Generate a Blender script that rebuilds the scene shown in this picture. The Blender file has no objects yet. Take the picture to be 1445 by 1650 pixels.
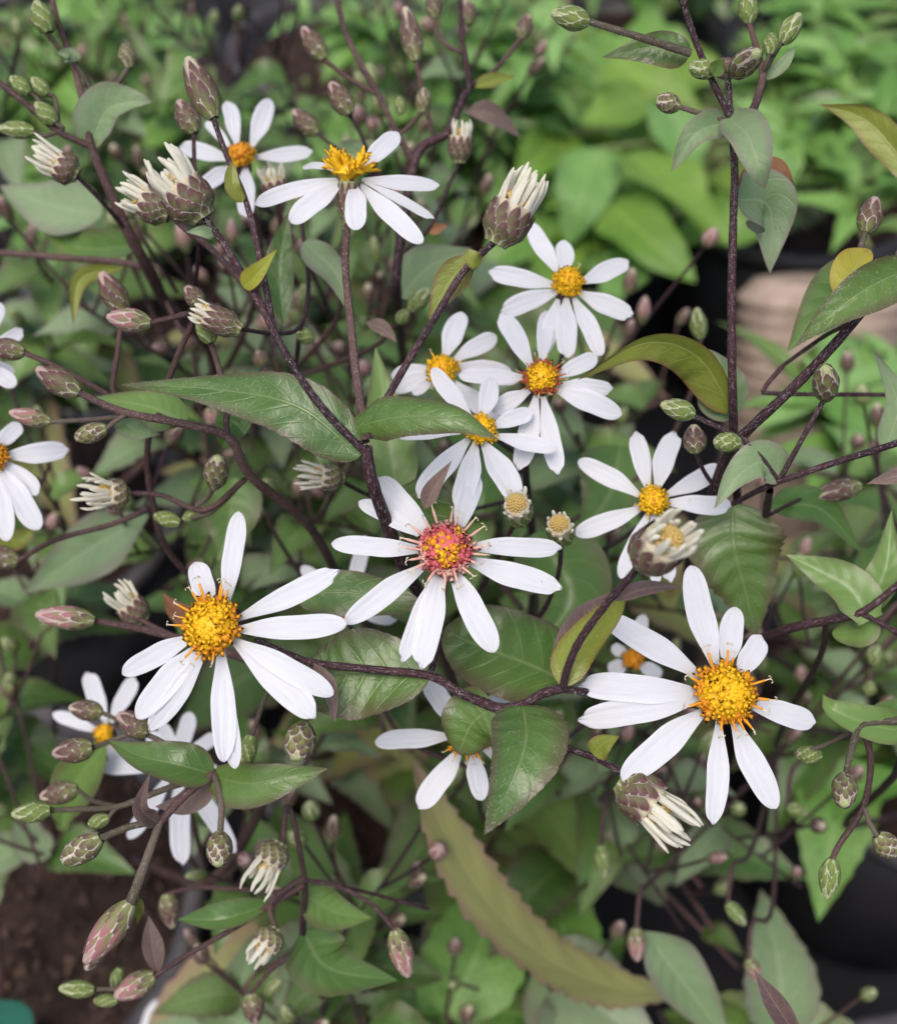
import bpy, math, random
from mathutils import Vector as V, Matrix as MX
rnd = random.Random(11)
SC = bpy.context.scene
COL = SC.collection

# ---------------------------------------------------------------- camera, sky, sun, exposure
PITCH = math.radians(48); HCAM = 0.45; TV = math.tan(math.radians(23))
CAM = V((0, 0, HCAM))
FW = V((0, math.cos(PITCH), -math.sin(PITCH))); RT = V((1, 0, 0)); UP = V((0, math.sin(PITCH), math.cos(PITCH)))
cd = bpy.data.cameras.new('camera'); cam = bpy.data.objects.new('camera', cd); COL.objects.link(cam)
cam.location = CAM; cam.rotation_euler = (math.pi / 2 - PITCH, 0, 0)
cd.sensor_fit = 'VERTICAL'; cd.sensor_height = 24; cd.sensor_width = 24; cd.lens = 12 / TV
cd.clip_start = 0.01; cd.clip_end = 60
cd.dof.use_dof = True; cd.dof.focus_distance = 0.163; cd.dof.aperture_fstop = cd.lens / 2.3
SC.camera = cam
world = bpy.data.worlds.new('World'); SC.world = world; world.use_nodes = True
wn = world.node_tree.nodes; wl = world.node_tree.links
sky = wn.new('ShaderNodeTexSky'); sky.sky_type = 'NISHITA'; sky.sun_disc = False
SUN_EL, SUN_AZ = math.radians(66), math.radians(-150)
sky.sun_elevation = SUN_EL; sky.sun_rotation = SUN_AZ
sky.air_density = 1.0; sky.dust_density = 4.0; sky.ozone_density = 1.0
wl.new(sky.outputs[0], wn['Background'].inputs[0]); wn['Background'].inputs[1].default_value = 0.12
sl = bpy.data.lights.new('sun', 'SUN'); sl.energy = 1.4; sl.angle = math.radians(38); sl.color = (1, .96, .9)
sun = bpy.data.objects.new('sun', sl); COL.objects.link(sun)
sdir = V((math.sin(SUN_AZ) * math.cos(SUN_EL), math.cos(SUN_AZ) * math.cos(SUN_EL), math.sin(SUN_EL)))
sun.rotation_euler = sdir.to_track_quat('Z', 'Y').to_euler()
SC.view_settings.view_transform = 'Standard'; SC.view_settings.look = 'None'
SC.view_settings.exposure = 0.7; SC.view_settings.gamma = 1
SC.cycles.use_denoising = True; SC.cycles.max_bounces = 5; SC.cycles.diffuse_bounces = 3; SC.cycles.glossy_bounces = 2; SC.cycles.transmission_bounces = 3
SC.cycles.use_adaptive_sampling = True; SC.cycles.adaptive_threshold = .03

# ---------------------------------------------------------------- geometry helpers
def ray(x, y): return FW + RT * ((x - 722.5) / 825 * TV) + UP * ((825 - y) / 825 * TV)
def P(x, y, d): return CAM + ray(x, y) * (d / 1000)          # a point d mm in front of the lens plane
def PX(n, d): return n * d / 1000 * TV / 825                 # n picture widths at depth d, in metres
def G(x, y, z):                                              # where that line of sight meets height z
    r = ray(x, y); t = (z - HCAM) / r.z
    return CAM + r * t
def cm_(a, b, c, d, t):
    return .5 * ((2 * b) + (c - a) * t + (2 * a - 5 * b + 4 * c - d) * t * t + (3 * b - a - 3 * c + d) * t ** 3)
def curve(pts, n):                                           # Catmull-Rom, n+1 samples by index
    m = len(pts); out = []
    for i in range(n + 1):
        f = i / n * (m - 1); k = min(int(f), m - 2); t = f - k
        p0 = pts[k - 1] if k > 0 else pts[0] * 2 - pts[1]
        p3 = pts[k + 2] if k + 2 < m else pts[-1] * 2 - pts[-2]
        out.append(cm_(p0, pts[k], pts[k + 1], p3, t))
    return out
def sm(a, b, x):
    t = min(1, max(0, (x - a) / (b - a))); return t * t * (3 - 2 * t)

WT = {}
def mesh(name, vs, fs, mats, uv=None, mi=None, smooth=True):
    me = bpy.data.meshes.new(name); me.from_pydata([tuple(v) for v in vs], [], fs)
    for m in (mats if isinstance(mats, (list, tuple)) else [mats]): me.materials.append(m)
    if smooth: me.polygons.foreach_set('use_smooth', [True] * len(me.polygons))
    if mi: me.polygons.foreach_set('material_index', mi)
    if uv:
        l = me.uv_layers.new(name='UVMap'); idx = [0] * len(me.loops); me.loops.foreach_get('vertex_index', idx)
        fl = []
        for i in idx: fl += [uv[i][0], uv[i][1]]
        l.data.foreach_set('uv', fl)
    return me
def link(name, me, parent, basis, wt=None):
    o = bpy.data.objects.new(name, me); COL.objects.link(o)
    if parent: o.parent = parent
    o.matrix_basis = basis; WT[o.name] = wt
    return o
def part(name, vs, fs, mat, parent, uv=None, origin=None, mi=None, smooth=True):
    pw = WT[parent.name] if parent else V((0, 0, 0))
    og = origin or pw
    me = mesh(name, [v - og for v in vs], fs, mat, uv, mi, smooth)
    return link(name, me, parent, MX.Translation(og - pw), og)
def tag(o, label, cat, group=None, kind=None):
    if label: o['label'] = label
    if cat: o['category'] = cat
    if group: o['group'] = group
    if kind: o['kind'] = kind
    return o
def thing(name, label, cat, loc, group=None):
    o = link(name, None, None, MX.Translation(loc), V(loc)); o.empty_display_size = .01
    return tag(o, label, cat, group)

def tube(pts, r0, r1, sides=8, n=None, closed=False):
    n = n or max(4, (len(pts) - 1) * 5)
    c = curve(pts, n); vs, fs, uv = [], [], []; L = 0
    prev = None
    for i, p in enumerate(c):
        t = (c[min(i + 1, n)] - c[max(i - 1, 0)]).normalized()
        if prev is None: a = t.orthogonal().normalized()
        else: a = (prev - t * prev.dot(t)).normalized()
        prev = a; b = t.cross(a)
        if i: L += (p - c[i - 1]).length
        f = i / n; r = r0 + (r1 - r0) * f
        r *= 1 + .05 * math.sin(i * 2.3 + r0 * 9e4)
        for j in range(sides + 1):
            an = 2 * math.pi * j / sides
            vs.append(p + (a * math.cos(an) + b * math.sin(an)) * r); uv.append((L * 100, j / sides))
        if i:
            for j in range(sides):
                q = (i - 1) * (sides + 1) + j
                fs.append((q, q + 1, q + sides + 2, q + sides + 1))
    if closed:
        fs.append(tuple(range(sides - 1, -1, -1))); k = n * (sides + 1); fs.append(tuple(k + j for j in range(sides)))
    return vs, fs, uv

# ---------------------------------------------------------------- node materials
class NT:
    def __init__(s, name):
        s.m = bpy.data.materials.new(name); s.m.use_nodes = True; s.t = s.m.node_tree
        s.b = s.t.nodes['Principled BSDF']; s.out = s.t.nodes['Material Output']
    def n(s, typ, **kw):
        o = s.t.nodes.new(typ)
        for k, v in kw.items(): setattr(o, k, v)
        return o
    def set(s, sock, v):
        if hasattr(v, 'links'): s.t.links.new(v, sock)
        elif isinstance(v, (tuple, list)) and sock.type == 'RGBA' and len(v) == 3: sock.default_value = (*v, 1)
        else: sock.default_value = v
    def math(s, op, a, b=0, c=0):
        o = s.n('ShaderNodeMath', operation=op)
        for i, v in enumerate((a, b, c)): s.set(o.inputs[i], v)
        return o.outputs[0]
    def step(s, a, b, x):
        o = s.n('ShaderNodeMapRange', interpolation_type='SMOOTHSTEP')
        s.set(o.inputs[0], x); o.inputs[1].default_value = a; o.inputs[2].default_value = b
        return o.outputs[0]
    def mix(s, f, a, b):
        o = s.n('ShaderNodeMix', data_type='RGBA')
        s.set(o.inputs[0], f); s.set(o.inputs[6], a); s.set(o.inputs[7], b)
        return o.outputs[2]
    def noise(s, vec, scale, detail=3, rough=.55):
        o = s.n('ShaderNodeTexNoise'); s.t.links.new(vec, o.inputs['Vector'])
        o.inputs['Scale'].default_value = scale; o.inputs['Detail'].default_value = detail; o.inputs['Roughness'].default_value = rough
        return o.outputs[0]
    def uv(s):
        t = s.n('ShaderNodeTexCoord'); x = s.n('ShaderNodeSeparateXYZ'); s.t.links.new(t.outputs['UV'], x.inputs[0])
        return t, x.outputs[0], x.outputs[1]
    def vec(s, a, b, c=0):
        o = s.n('ShaderNodeCombineXYZ')
        for i, v in enumerate((a, b, c)): s.set(o.inputs[i], v)
        return o.outputs[0]
    def bump(s, h, dist, strength=1.0):
        o = s.n('ShaderNodeBump'); s.set(o.inputs['Height'], h); o.inputs['Distance'].default_value = dist; o.inputs['Strength'].default_value = strength
        s.t.links.new(o.outputs[0], s.b.inputs['Normal']); return o.outputs[0]
    def fin(s, col, rough=.5, spec=.4, trans=0, tcol=None, nrm=None, sheen=0):
        s.set(s.b.inputs['Base Color'], col); s.set(s.b.inputs['Roughness'], rough); s.b.inputs['Specular IOR Level'].default_value = spec
        if sheen: s.b.inputs['Sheen Weight'].default_value = sheen
        if trans:
            tr = s.n('ShaderNodeBsdfTranslucent'); s.set(tr.inputs[0], tcol if tcol is not None else col)
            if nrm: s.t.links.new(nrm, tr.inputs[1])
            mx = s.n('ShaderNodeMixShader'); mx.inputs[0].default_value = trans
            s.t.links.new(s.b.outputs[0], mx.inputs[1]); s.t.links.new(tr.outputs[0], mx.inputs[2]); s.t.links.new(mx.outputs[0], s.out.inputs[0])
        return s.m

def leaf_mat(name, c1, c2, margin, vein, purple=.4, rough=.42, trans=.25, spec=.45, tcol=None, flecks=.0, simple=False, k=1.25):
    c1, c2, vein = [tuple(min(.6, x * k) for x in c) for c in (c1, c2, vein)]
    N = NT(name); t, u, v = N.uv()
    oi = N.n('ShaderNodeObjectInfo'); rn = oi.outputs['Random']
    ob = t.outputs['Object']
    n1 = N.noise(ob, 60 if not simple else 40, 4 if not simple else 2); n2 = N.noise(ob, 320, 5, .65); n3 = N.noise(ob, 25, 2)
    a = N.math('ABSOLUTE', N.math('MULTIPLY_ADD', v, 2, -1))               # 0 midrib, 1 margin
    col = N.mix(N.step(.3, .7, N.math('ADD', N.math('MULTIPLY', n1, .7), N.math('MULTIPLY', rn, .35))), c1, c2)
    # pinnate side veins
    ph = N.math('FRACT', N.math('SUBTRACT', N.math('MULTIPLY', u, 7.5), N.math('MULTIPLY_ADD', N.math('POWER', a, 1.3), 1.6, N.math('MULTIPLY', n1, .5))))
    vd = N.math('ABSOLUTE', N.math('SUBTRACT', ph, .5))
    side = N.math('SUBTRACT', 1, N.step(.0, .09, vd))
    mid = N.math('SUBTRACT', 1, N.step(.015, .07, a))
    if simple:
        vm = N.math('MAXIMUM', mid, N.math('MULTIPLY', side, .45))
        col = N.mix(N.math('MULTIPLY', vm, .5), col, vein)
        pm = N.math('MULTIPLY', N.step(.62, .95, N.math('ADD', N.math('MULTIPLY', a, .65), N.math('MULTIPLY', n1, .55))), purple)
        col = N.mix(pm, col, margin)
        return N.fin(col, rough, spec, trans, tcol)
    vor = N.n('ShaderNodeTexVoronoi', feature='DISTANCE_TO_EDGE'); N.t.links.new(ob, vor.inputs['Vector']); vor.inputs['Scale'].default_value = 700
    cell = N.math('SUBTRACT', 1, N.step(0, .12, vor.outputs[0]))
    vm = N.math('MAXIMUM', mid, N.math('MAXIMUM', N.math('MULTIPLY', side, .45), N.math('MULTIPLY', cell, .18)))
    col = N.mix(N.math('MULTIPLY', vm, .55), col, vein)
    pm = N.math('MULTIPLY', N.step(.62, .95, N.math('ADD', N.math('MULTIPLY', a, .65), N.math('MULTIPLY', n3, .55))), purple)
    tip = N.math('MULTIPLY', N.step(.8, 1.0, u), purple)
    edge = N.math('MULTIPLY', N.step(.93, .985, a), min(1, purple * 1.6))
    col = N.mix(N.math('MAXIMUM', N.math('MAXIMUM', pm, tip), edge), col, margin)
    sp = N.step(.63, .75, n2)
    col = N.mix(N.math('MULTIPLY', sp, .22), col, margin)
    if flecks:
        hv = N.vec(N.math('MULTIPLY', u, 160), N.math('MULTIPLY', v, 34)); hn = N.noise(hv, 1.0, 2, .7)
        fl = N.math('MULTIPLY', N.step(.66, .74, hn), flecks)
        col = N.mix(fl, col, (.45, .47, .4))
    h = N.math('ADD', N.math('MULTIPLY', vm, -.6), N.math('MULTIPLY', n2, .5))
    nr = N.bump(h, .0003, .5)
    return N.fin(col, N.math('MULTIPLY_ADD', n2, .25, rough - .12), spec, trans, tcol, nr)

def stem_mat(name, c1, c2, hair, amt):
    N = NT(name); t, u, v = N.uv(); ob = t.outputs['Object']
    col = N.mix(N.step(.35, .65, N.noise(ob, 90, 3)), c1, c2)
    hv = N.vec(N.math('MULTIPLY', u, 11), N.math('MULTIPLY', v, 17)); hn = N.noise(hv, 1.0, 4, .7)
    f = N.math('MULTIPLY', N.step(.5, .74, hn), amt)
    col = N.mix(f, col, hair)
    N.bump(hn, .00025, .8)
    return N.fin(col, .6, .2)

def petal_mat(name, c, base, rough=.5, trans=.35):
    N = NT(name); t, u, v = N.uv(); ob = t.outputs['Object']
    st = N.noise(N.vec(N.math('MULTIPLY', u, 3), N.math('MULTIPLY', v, 26)), 1.0, 3)
    n1 = N.noise(ob, 180, 3)
    col = N.mix(N.math('MULTIPLY', N.math('SUBTRACT', 1, N.step(.0, .3, u)), .75), c, base)
    col = N.mix(N.math('MULTIPLY', N.step(.4, .75, st), .25), col, base)
    sp = N.step(.735, .76, N.noise(ob, 420, 2))
    col = N.mix(N.math('MULTIPLY', sp, .3), col, (.45, .4, .38))
    nr = N.bump(N.math('ADD', st, N.math('MULTIPLY', n1, .4)), .00025, .6)
    return N.fin(col, rough, .3, trans, None, nr)

def bract_mat(name, low, high, edge, ew=.6):
    N = NT(name); t, u, v = N.uv(); ob = t.outputs['Object']
    n = N.noise(ob, 9, 3); oi = N.n('ShaderNodeObjectInfo')
    a = N.math('ABSOLUTE', N.math('MULTIPLY_ADD', u, 2, -1))
    col = N.mix(N.step(.2, .75, N.math('ADD', v, N.math('MULTIPLY_ADD', n, .5, -.25))), low, high)
    e = N.math('MAXIMUM', N.step(ew, ew + .22, N.math('MULTIPLY_ADD', n, .2, N.math('ADD', a, -.1))), N.step(.82, .95, v))
    col = N.mix(N.step(.5, .72, N.noise(ob, 23, 4, .7)), col, low); col = N.mix(N.math('MULTIPLY', e, .72), col, edge)
    N.bump(N.math('ADD', n, e), .0002, .6)
    return N.fin(col, .6, .3, .12)

def plain(name, c1, c2, scale, rough=.6, spec=.3, trans=0, bd=0, lo=.35, hi=.65):
    N = NT(name); t = N.n('ShaderNodeTexCoord'); ob = t.outputs['Object']
    n = N.noise(ob, scale, 4); col = N.mix(N.step(lo, hi, n), c1, c2)
    if bd: N.bump(N.noise(ob, scale * 2.5, 5, .7), bd, .9)
    return N.fin(col, rough, spec, trans)

MT = {}
MT['leaf'] = leaf_mat('leaf_green', (.042, .098, .016), (.085, .148, .028), (.10, .05, .04), (.16, .22, .08), .6, .34, .25, .6, flecks=.4)
MT['leafm'] = leaf_mat('leaf_mid', (.058, .125, .026), (.12, .20, .048), (.13, .08, .06), (.19, .25, .10), .5, .36, simple=True)
MT['olive'] = leaf_mat('leaf_olive', (.13, .16, .02), (.18, .21, .03), (.15, .06, .03), (.25, .27, .08), .6, flecks=.3)
MT['yellow'] = leaf_mat('leaf_yellow', (.22, .24, .02), (.30, .26, .03), (.3, .14, .03), (.3, .3, .1), .4)
MT['purple'] = leaf_mat('leaf_purple', (.10, .06, .055), (.15, .10, .08), (.2, .14, .13), (.25, .2, .17), .5, flecks=.4)
MT['grey'] = leaf_mat('leaf_grey', (.13, .205, .085), (.185, .25, .13), (.2, .14, .14), (.25, .32, .18), .5)
MT['bright'] = leaf_mat('leaf_bright', (.105, .215, .03), (.17, .28, .045), (.14, .24, .025), (.28, .40, .08), .15, .5, .35, simple=True)
MT['fresh'] = leaf_mat('leaf_fresh', (.085, .20, .035), (.15, .28, .06), (.14, .22, .05), (.26, .4, .12), .2, .5, .3, simple=True)
MT['feather'] = leaf_mat('leaf_feather', (.12, .25, .06), (.21, .36, .11), (.14, .18, .09), (.24, .36, .14), .3, .55, .3, simple=True)
MT['broad'] = leaf_mat('leaf_brownish', (.18, .20, .055), (.24, .24, .085), (.27, .15, .12), (.28, .29, .12), .7)
MT['dry'] = plain('dry_leaf', (.22, .10, .05), (.34, .17, .09), 120, .7, .2, .2, .0004)
MT['stem'] = stem_mat('stem_purple', (.022, .009, .013), (.05, .02, .025), (.34, .28, .29), .75)
MT['stemb'] = stem_mat('stem_brown', (.055, .028, .028), (.10, .055, .05), (.34, .28, .27), .55)
MT['stalk'] = stem_mat('stalk_green', (.06, .05, .03), (.11, .085, .065), (.33, .3, .27), .6)
MT['petal'] = petal_mat('petal_white', (.80, .80, .85), (.74, .74, .73))
MT['ray'] = petal_mat('ray_cream', (.90, .87, .74), (.82, .75, .56), .5, .4)
MT['gold'] = plain('floret_gold', (.93, .50, .012), (.95, .64, .025), 900, .5, .3, .3)
MT['orange'] = plain('floret_orange', (.74, .27, .012), (.84, .40, .03), 900, .5, .3, .2)
MT['rust'] = plain('floret_rust', (.40, .07, .03), (.55, .16, .05), 900, .5, .3, .2)
MT['pink'] = plain('floret_pink', (.58, .055, .085), (.72, .22, .22), 900, .5, .3, .2)
MT['blush'] = plain('style_blush', (.68, .33, .27), (.78, .52, .42), 900, .5, .3, .2)
MT['stigma'] = plain('style_cream', (.72, .60, .42), (.78, .70, .55), 900, .5, .3, .2)
MT['dust'] = plain('pollen_dots', (.30, .19, .05), (.62, .45, .16), 1500, .7, .2)
MT['b_green'] = bract_mat('bract_green', (.16, .23, .05), (.13, .15, .05), (.58, .60, .40), .55)
MT['b_net'] = bract_mat('bract_net', (.19, .21, .07), (.12, .065, .06), (.66, .60, .50), .62)
MT['b_purple'] = bract_mat('bract_purple', (.13, .12, .06), (.11, .038, .045), (.40, .34, .30), .7)
MT['b_pink'] = bract_mat('bract_pink', (.20, .19, .09), (.33, .12, .15), (.62, .53, .47), .62)
MT['c_green'] = plain('bud_core_green', (.22, .26, .10), (.36, .38, .2), 12, .6)
MT['c_pink'] = petal_mat('bud_core_pink', (.62, .45, .40), (.36, .18, .2))
MT['c_cream'] = petal_mat('bud_core_cream', (.70, .62, .44), (.40, .26, .22))

# ---------------------------------------------------------------- leaves
def shp(kind, s):
    if kind == 'ovate': return max(0, math.sin(math.pi * s ** .62)) ** .9 * (1.12 - .3 * s)
    if kind == 'lance': return max(0, math.sin(math.pi * s ** .85)) ** 1.1
    if kind == 'round': return max(0, math.sin(math.pi * s ** .85)) ** .55
    if kind == 'clasp': return (.55 + .45 * sm(0, .22, s)) * max(0, math.cos(math.pi / 2 * max(0, (s - .2) / .8))) ** .95
    if kind == 'heart': return (.35 + .65 * sm(0, .12, s)) * max(0, math.cos(math.pi / 2 * max(0, (s - .12) / .88))) ** .8
    if kind == 'strap': return .35 + .65 * sm(0, .3, s) if s < .6 else max(0, 1 - ((s - .6) / .4) ** 2.4)
def leaf_geo(pts, nrm, wl, wr, kind='ovate', fold=.35, teeth=0, nt=9, wav=.06, nu=26, nv=5, seed=0, roll=0, curl=0):
    R = random.Random(seed); c = curve(pts, nu); vs, fs, uv = [], [], []
    ph = R.uniform(0, 6); p2 = R.uniform(0, 6); L = sum((c[i + 1] - c[i]).length for i in range(nu))
    for i, p in enumerate(c):
        s = i / nu; t = (c[min(i + 1, nu)] - c[max(i - 1, 0)]).normalized()
        b = t.cross(nrm)
        b = b.normalized() if b.length > 1e-6 else t.orthogonal()
        n = b.cross(t); a = math.radians(roll[0] + (roll[1] - roll[0]) * s if isinstance(roll, tuple) else roll)
        b, n = b * math.cos(a) + n * math.sin(a), n * math.cos(a) - b * math.sin(a)
        w = shp(kind, max(.004, min(.997, s)))
        for j in range(2 * nv + 1):
            q = (j - nv) / nv; W = (wl if q < 0 else wr) * w
            tooth = 1
            if teeth and abs(q) > .99: tooth = 1 + teeth * (1 - ((s * nt + .3 * (q > 0)) % 1)) - teeth * .5
            x = W * q * tooth
            z = abs(q) * W * fold + W * wav * 2 * math.sin(s * 11 + ph + 2 * q) * q * q + W * .05 * math.sin(s * 47 - abs(q) * 7 + p2) * (1 - abs(q)) * abs(q) * 3
            z -= curl * W * q * q
            back = t * (-abs(q) * W * .0)
            vs.append(p + b * x + n * z + back); uv.append((s, (q + 1) / 2))
    k = 2 * nv + 1
    for i in range(nu):
        for j in range(k - 1):
            fs.append((i * k + j, i * k + j + 1, (i + 1) * k + j + 1, (i + 1) * k + j))
    return vs, fs, uv
def leaf(shoot, pts, wl, wr=None, mat='leaf', kind='ovate', d=None, hairs=0, **kw):
    q = [P(*p) if len(p) == 3 else P(p[0], p[1], d) for p in pts]
    dm = sum((p[2] if len(p) == 3 else d) for p in pts) / len(pts)
    nrm = (CAM - q[len(q) // 2]).normalized() + V((0, 0, .35)); nrm.normalize()
    wr = wl if wr is None else wr
    kw.setdefault('seed', int(pts[0][0] * 7 + pts[0][1]))
    vs, fs, uv = leaf_geo(q, nrm, PX(wl, dm), PX(wr, dm), kind, **kw)
    o = part('leaf', vs, fs, MT[mat], shoot, uv, q[0])
    if hairs:
        R = random.Random(hairs); nu = kw.get('nu', 26); nv = 5; k = 2 * nv + 1; hv, hf = [], []
        for _ in range(hairs):
            i = R.randrange(1, nu - 1); j = R.choice((0, k - 2)) if R.random() < .3 else R.randrange(0, k - 1); f, g = R.random(), R.random()
            if R.random() < .45: g = 0 if j == 0 else g; g = 1 if j == k - 2 else g
            p = (vs[i * k + j] * (1 - g) + vs[i * k + j + 1] * g) * (1 - f) + (vs[i * k + k + j] * (1 - g) + vs[i * k + k + j + 1] * g) * f
            tn = (vs[i * k + k + j] - vs[i * k + j]).normalized(); sd = (vs[i * k + j + 1] - vs[i * k + j]).normalized(); nn = sd.cross(tn)
            if nn.dot(CAM - p) < 0: nn = -nn
            a = tn * R.uniform(-1, 1) + sd * R.uniform(-1, 1); a.normalize(); ln = R.uniform(.00012, .00042); w = a.cross(nn) * .000015
            m = p + a * ln * .5 + nn * ln * .35; e = p + a * ln + nn * ln * .25; z = len(hv)
            hv += [p + w, p - w, m - w, m + w, e]; hf += [(z, z + 1, z + 2, z + 3), (z + 3, z + 2, z + 4)]
        h = part('leaf_hair', hv, hf, MT['hair'], o, None, q[0]); h['kind'] = 'stuff'
    return o

# hair-like fringe on the sharpest stems, one piece per stem
def stem(shoot, pts, r0, r1, mat='stem', name='branch', hair=0):
    q = [P(*p) if not isinstance(p, V) else p for p in pts]
    if mat == 'stem': r0 *= .77; r1 *= .77
    vs, fs, uv = tube(q, r0 / 1000, r1 / 1000, 9)
    o = part(name, vs, fs, MT[mat], shoot, uv, q[0])
    if hair:
        R = random.Random(len(vs)); hv, hf = [], []; c = curve(q, 60)
        n = int(sum((c[i + 1] - c[i]).length for i in range(60)) * 1000 * hair)
        for _ in range(n):
            f = R.random() * 59.9; i = int(f); p = c[i].lerp(c[i + 1], f - i); t = (c[i + 1] - c[i]).normalized()
            a = t.orthogonal().normalized(); an = R.uniform(0, 6.283); b = t.cross(a)
            rr = (r0 + (r1 - r0) * f / 60) / 1000; dn = a * math.cos(an) + b * math.sin(an)
            s0 = p + dn * rr * .9; tipp = s0 + dn * R.uniform(.1, .26) / 1000 + t * R.uniform(.1, .35) / 1000
            w = t.cross(dn) * .000035; k = len(hv)
            hv += [s0 + w, s0 - w, tipp]; hf.append((k, k + 1, k + 2))
        h = part('stem_hair', hv, hf, MT['hair'], o, None, q[0]); h['kind'] = 'stuff'
    return o
MT['hair'] = plain('plant_hair', (.5, .45, .43), (.62, .58, .55), 800, .6, .2, .3)

# ---------------------------------------------------------------- buds
def prof(kind, z):
    if kind == 'round': return .5 * max(0.02, math.sin(math.pi * (.08 + .88 * z))) ** .62
    if kind == 'long':  return .5 * max(0.02, math.sin(math.pi * min(.985, .09 + .85 * z ** .85))) ** .8
    if kind == 'open':  return .27 + .23 * sm(0, .4, z) - .02 * sm(.7, 1, z)
    return .5
ROWS = {'round': [(-.01, .34, 6), (.10, .36, 7), (.26, .36, 7), (.42, .36, 7), (.58, .34, 6), (.72, .27, 5)],
        'long':  [(-.01, .28, 6), (.07, .36, 6), (.18, .42, 7), (.30, .48, 7), (.44, .50, 6)],
        'open':  [(-.01, .26, 9), (.09, .32, 10), (.20, .38, 10), (.33, .44, 10), (.48, .54, 10)]}
def core_geo(kind, top=1.0, nz=12, na=12):
    vs, fs, uv = [], [], []
    for i in range(nz + 1):
        z = top * i / nz; r = prof(kind, z) * .93
        for j in range(na + 1):
            a = 2 * math.pi * j / na; rr = r * (1 + (.05 * math.cos(5 * a) * sm(.5, 1, z)))
            vs.append(V((rr * math.cos(a), rr * math.sin(a), z))); uv.append((z, j / na))
        if i:
            for j in range(na):
                q = (i - 1) * (na + 1) + j; fs.append((q, q + 1, q + na + 2, q + na + 1))
    fs.append(tuple(range(nz * (na + 1), nz * (na + 1) + na)))
    return vs, fs, uv
def bract_geo(kind, z0, ln, n, flare=.02, ns=6, nt=4):
    vs, fs, uv = [], [], []; hw = math.pi / n * 1.06
    for i in range(ns + 1):
        s = i / ns; z = z0 + ln * s
        if kind == 'round': w = (.7 + .33 * math.sin(math.pi * min(1, s * 1.1) * .7)) * (1 - max(0, (s - .5) / .5) ** 2.0) + .04
        else: w = (.75 + .28 * math.sin(math.pi * s * .8)) * (1 - max(0, (s - .3) / .7) ** 1.7) + .05
        zc = min(max(z, 0), 1); r0 = prof(kind, zc)
        if kind != 'open' and z > .97: r0 *= .9
        for j in range(nt + 1):
            t = 2 * j / nt - 1; a = t * hw * w
            r = r0 * .985 + .012 + flare * s * s - .012 * abs(t) + .02 * (1 - t * t) * math.sin(math.pi * s)
            vs.append(V((r * math.cos(a), r * math.sin(a), z))); uv.append(((t + 1) / 2, s))
    for i in range(ns):
        for j in range(nt):
            q = i * (nt + 1) + j; fs.append((q, q + 1, q + nt + 2, q + nt + 1))
    return vs, fs, uv
BM = {}
def bud_geo(kind, bm, cm, top=1.0):                       # core, rows of bracts, and the lot as one piece
    k = (kind, bm, cm, top)
    if k not in BM:
        c = core_geo(kind, top); br = []
        vs, fs, uv, mi = list(c[0]), list(c[1]), list(c[2]), [0] * len(c[1])
        for r_, (z0, ln, n) in enumerate(ROWS[kind]):
            low = r_ < 2 and bm in ('b_purple', 'b_pink')
            g = bract_geo(kind, z0, ln, n); br.append((mesh('bract', g[0], g[1], [MT['b_net' if low else bm]], g[2]), n))
            g = bract_geo(kind, z0, ln, n, .02, 5, 4)
            for q in range(n):
                R_ = MX.Rotation(2 * math.pi * (q + .5 * (r_ % 2) + .17 * r_) / n, 4, 'Z'); k0 = len(vs)
                vs += [R_ @ v for v in g[0]]; uv += g[2]; fs += [tuple(k0 + i for i in f) for f in g[1]]; mi += [2 if low else 1] * len(g[1])
        BM[k] = (c, br, (vs, fs, uv, mi), mesh('bud', *c[:2], [MT[cm]], c[2]), mesh('bud', vs, fs, [MT[cm], MT[bm], MT['b_net']], uv, mi))
    return BM[k]
def bud_parts(*a):
    g = bud_geo(*a); return g[3], g[1], g[4]
def scaled_mesh(name, kind, bm, cm, w, L, full):
    g = bud_geo(kind, bm, cm)
    if full: return mesh(name, [V((v.x * w, v.y * w, v.z * L)) for v in g[2][0]], g[2][1], [MT[cm], MT[bm], MT['b_net']], g[2][2], g[2][3])
    return mesh(name, [V((v.x * w, v.y * w, v.z * L)) for v in g[0][0]], g[0][1], [MT[cm]], g[0][2])
def axis_basis(base, tip, w, rel):
    ax = tip - base; L = ax.length
    q = ax.to_track_quat('Z', 'Y').to_matrix().to_4x4()
    return MX.Translation(base - rel) @ q @ MX.Rotation(rnd.uniform(0, 6), 4, 'Z') @ MX.Diagonal((w, w, L, 1)), L
STY = {'g': ('round', 'b_green', 'c_green'), 'n': ('round', 'b_net', 'c_green'), 'p': ('long', 'b_purple', 'c_pink'),
       'k': ('long', 'b_pink', 'c_pink'), 'c': ('long', 'b_purple', 'c_cream'), 'G': ('long', 'b_green', 'c_green')}
def bud(shoot, x0, y0, x1, y1, w, sty, d, d1=None, fine=None, label=None):
    b = P(x0, y0, d); t = P(x1, y1, d if d1 is None else d1)
    fine = (d <= 176 and w >= 34) if fine is None else fine
    core, br, full = bud_parts(*STY[sty])
    B, L = axis_basis(b, t, PX(w * .86, d), WT[shoot.name])
    o = link('flower_bud', core if fine else full, shoot, B)
    if label: o['label'] = label
    if fine:
        for r_, (m, n) in enumerate(br):
            for q in range(n):
                link('bract', m, o, MX.Rotation(2 * math.pi * (q + .5 * (r_ % 2) + .17 * r_) / n, 4, 'Z') @ MX.Rotation(rnd.uniform(-.02, .05), 4, 'Y'))
    return o
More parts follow.
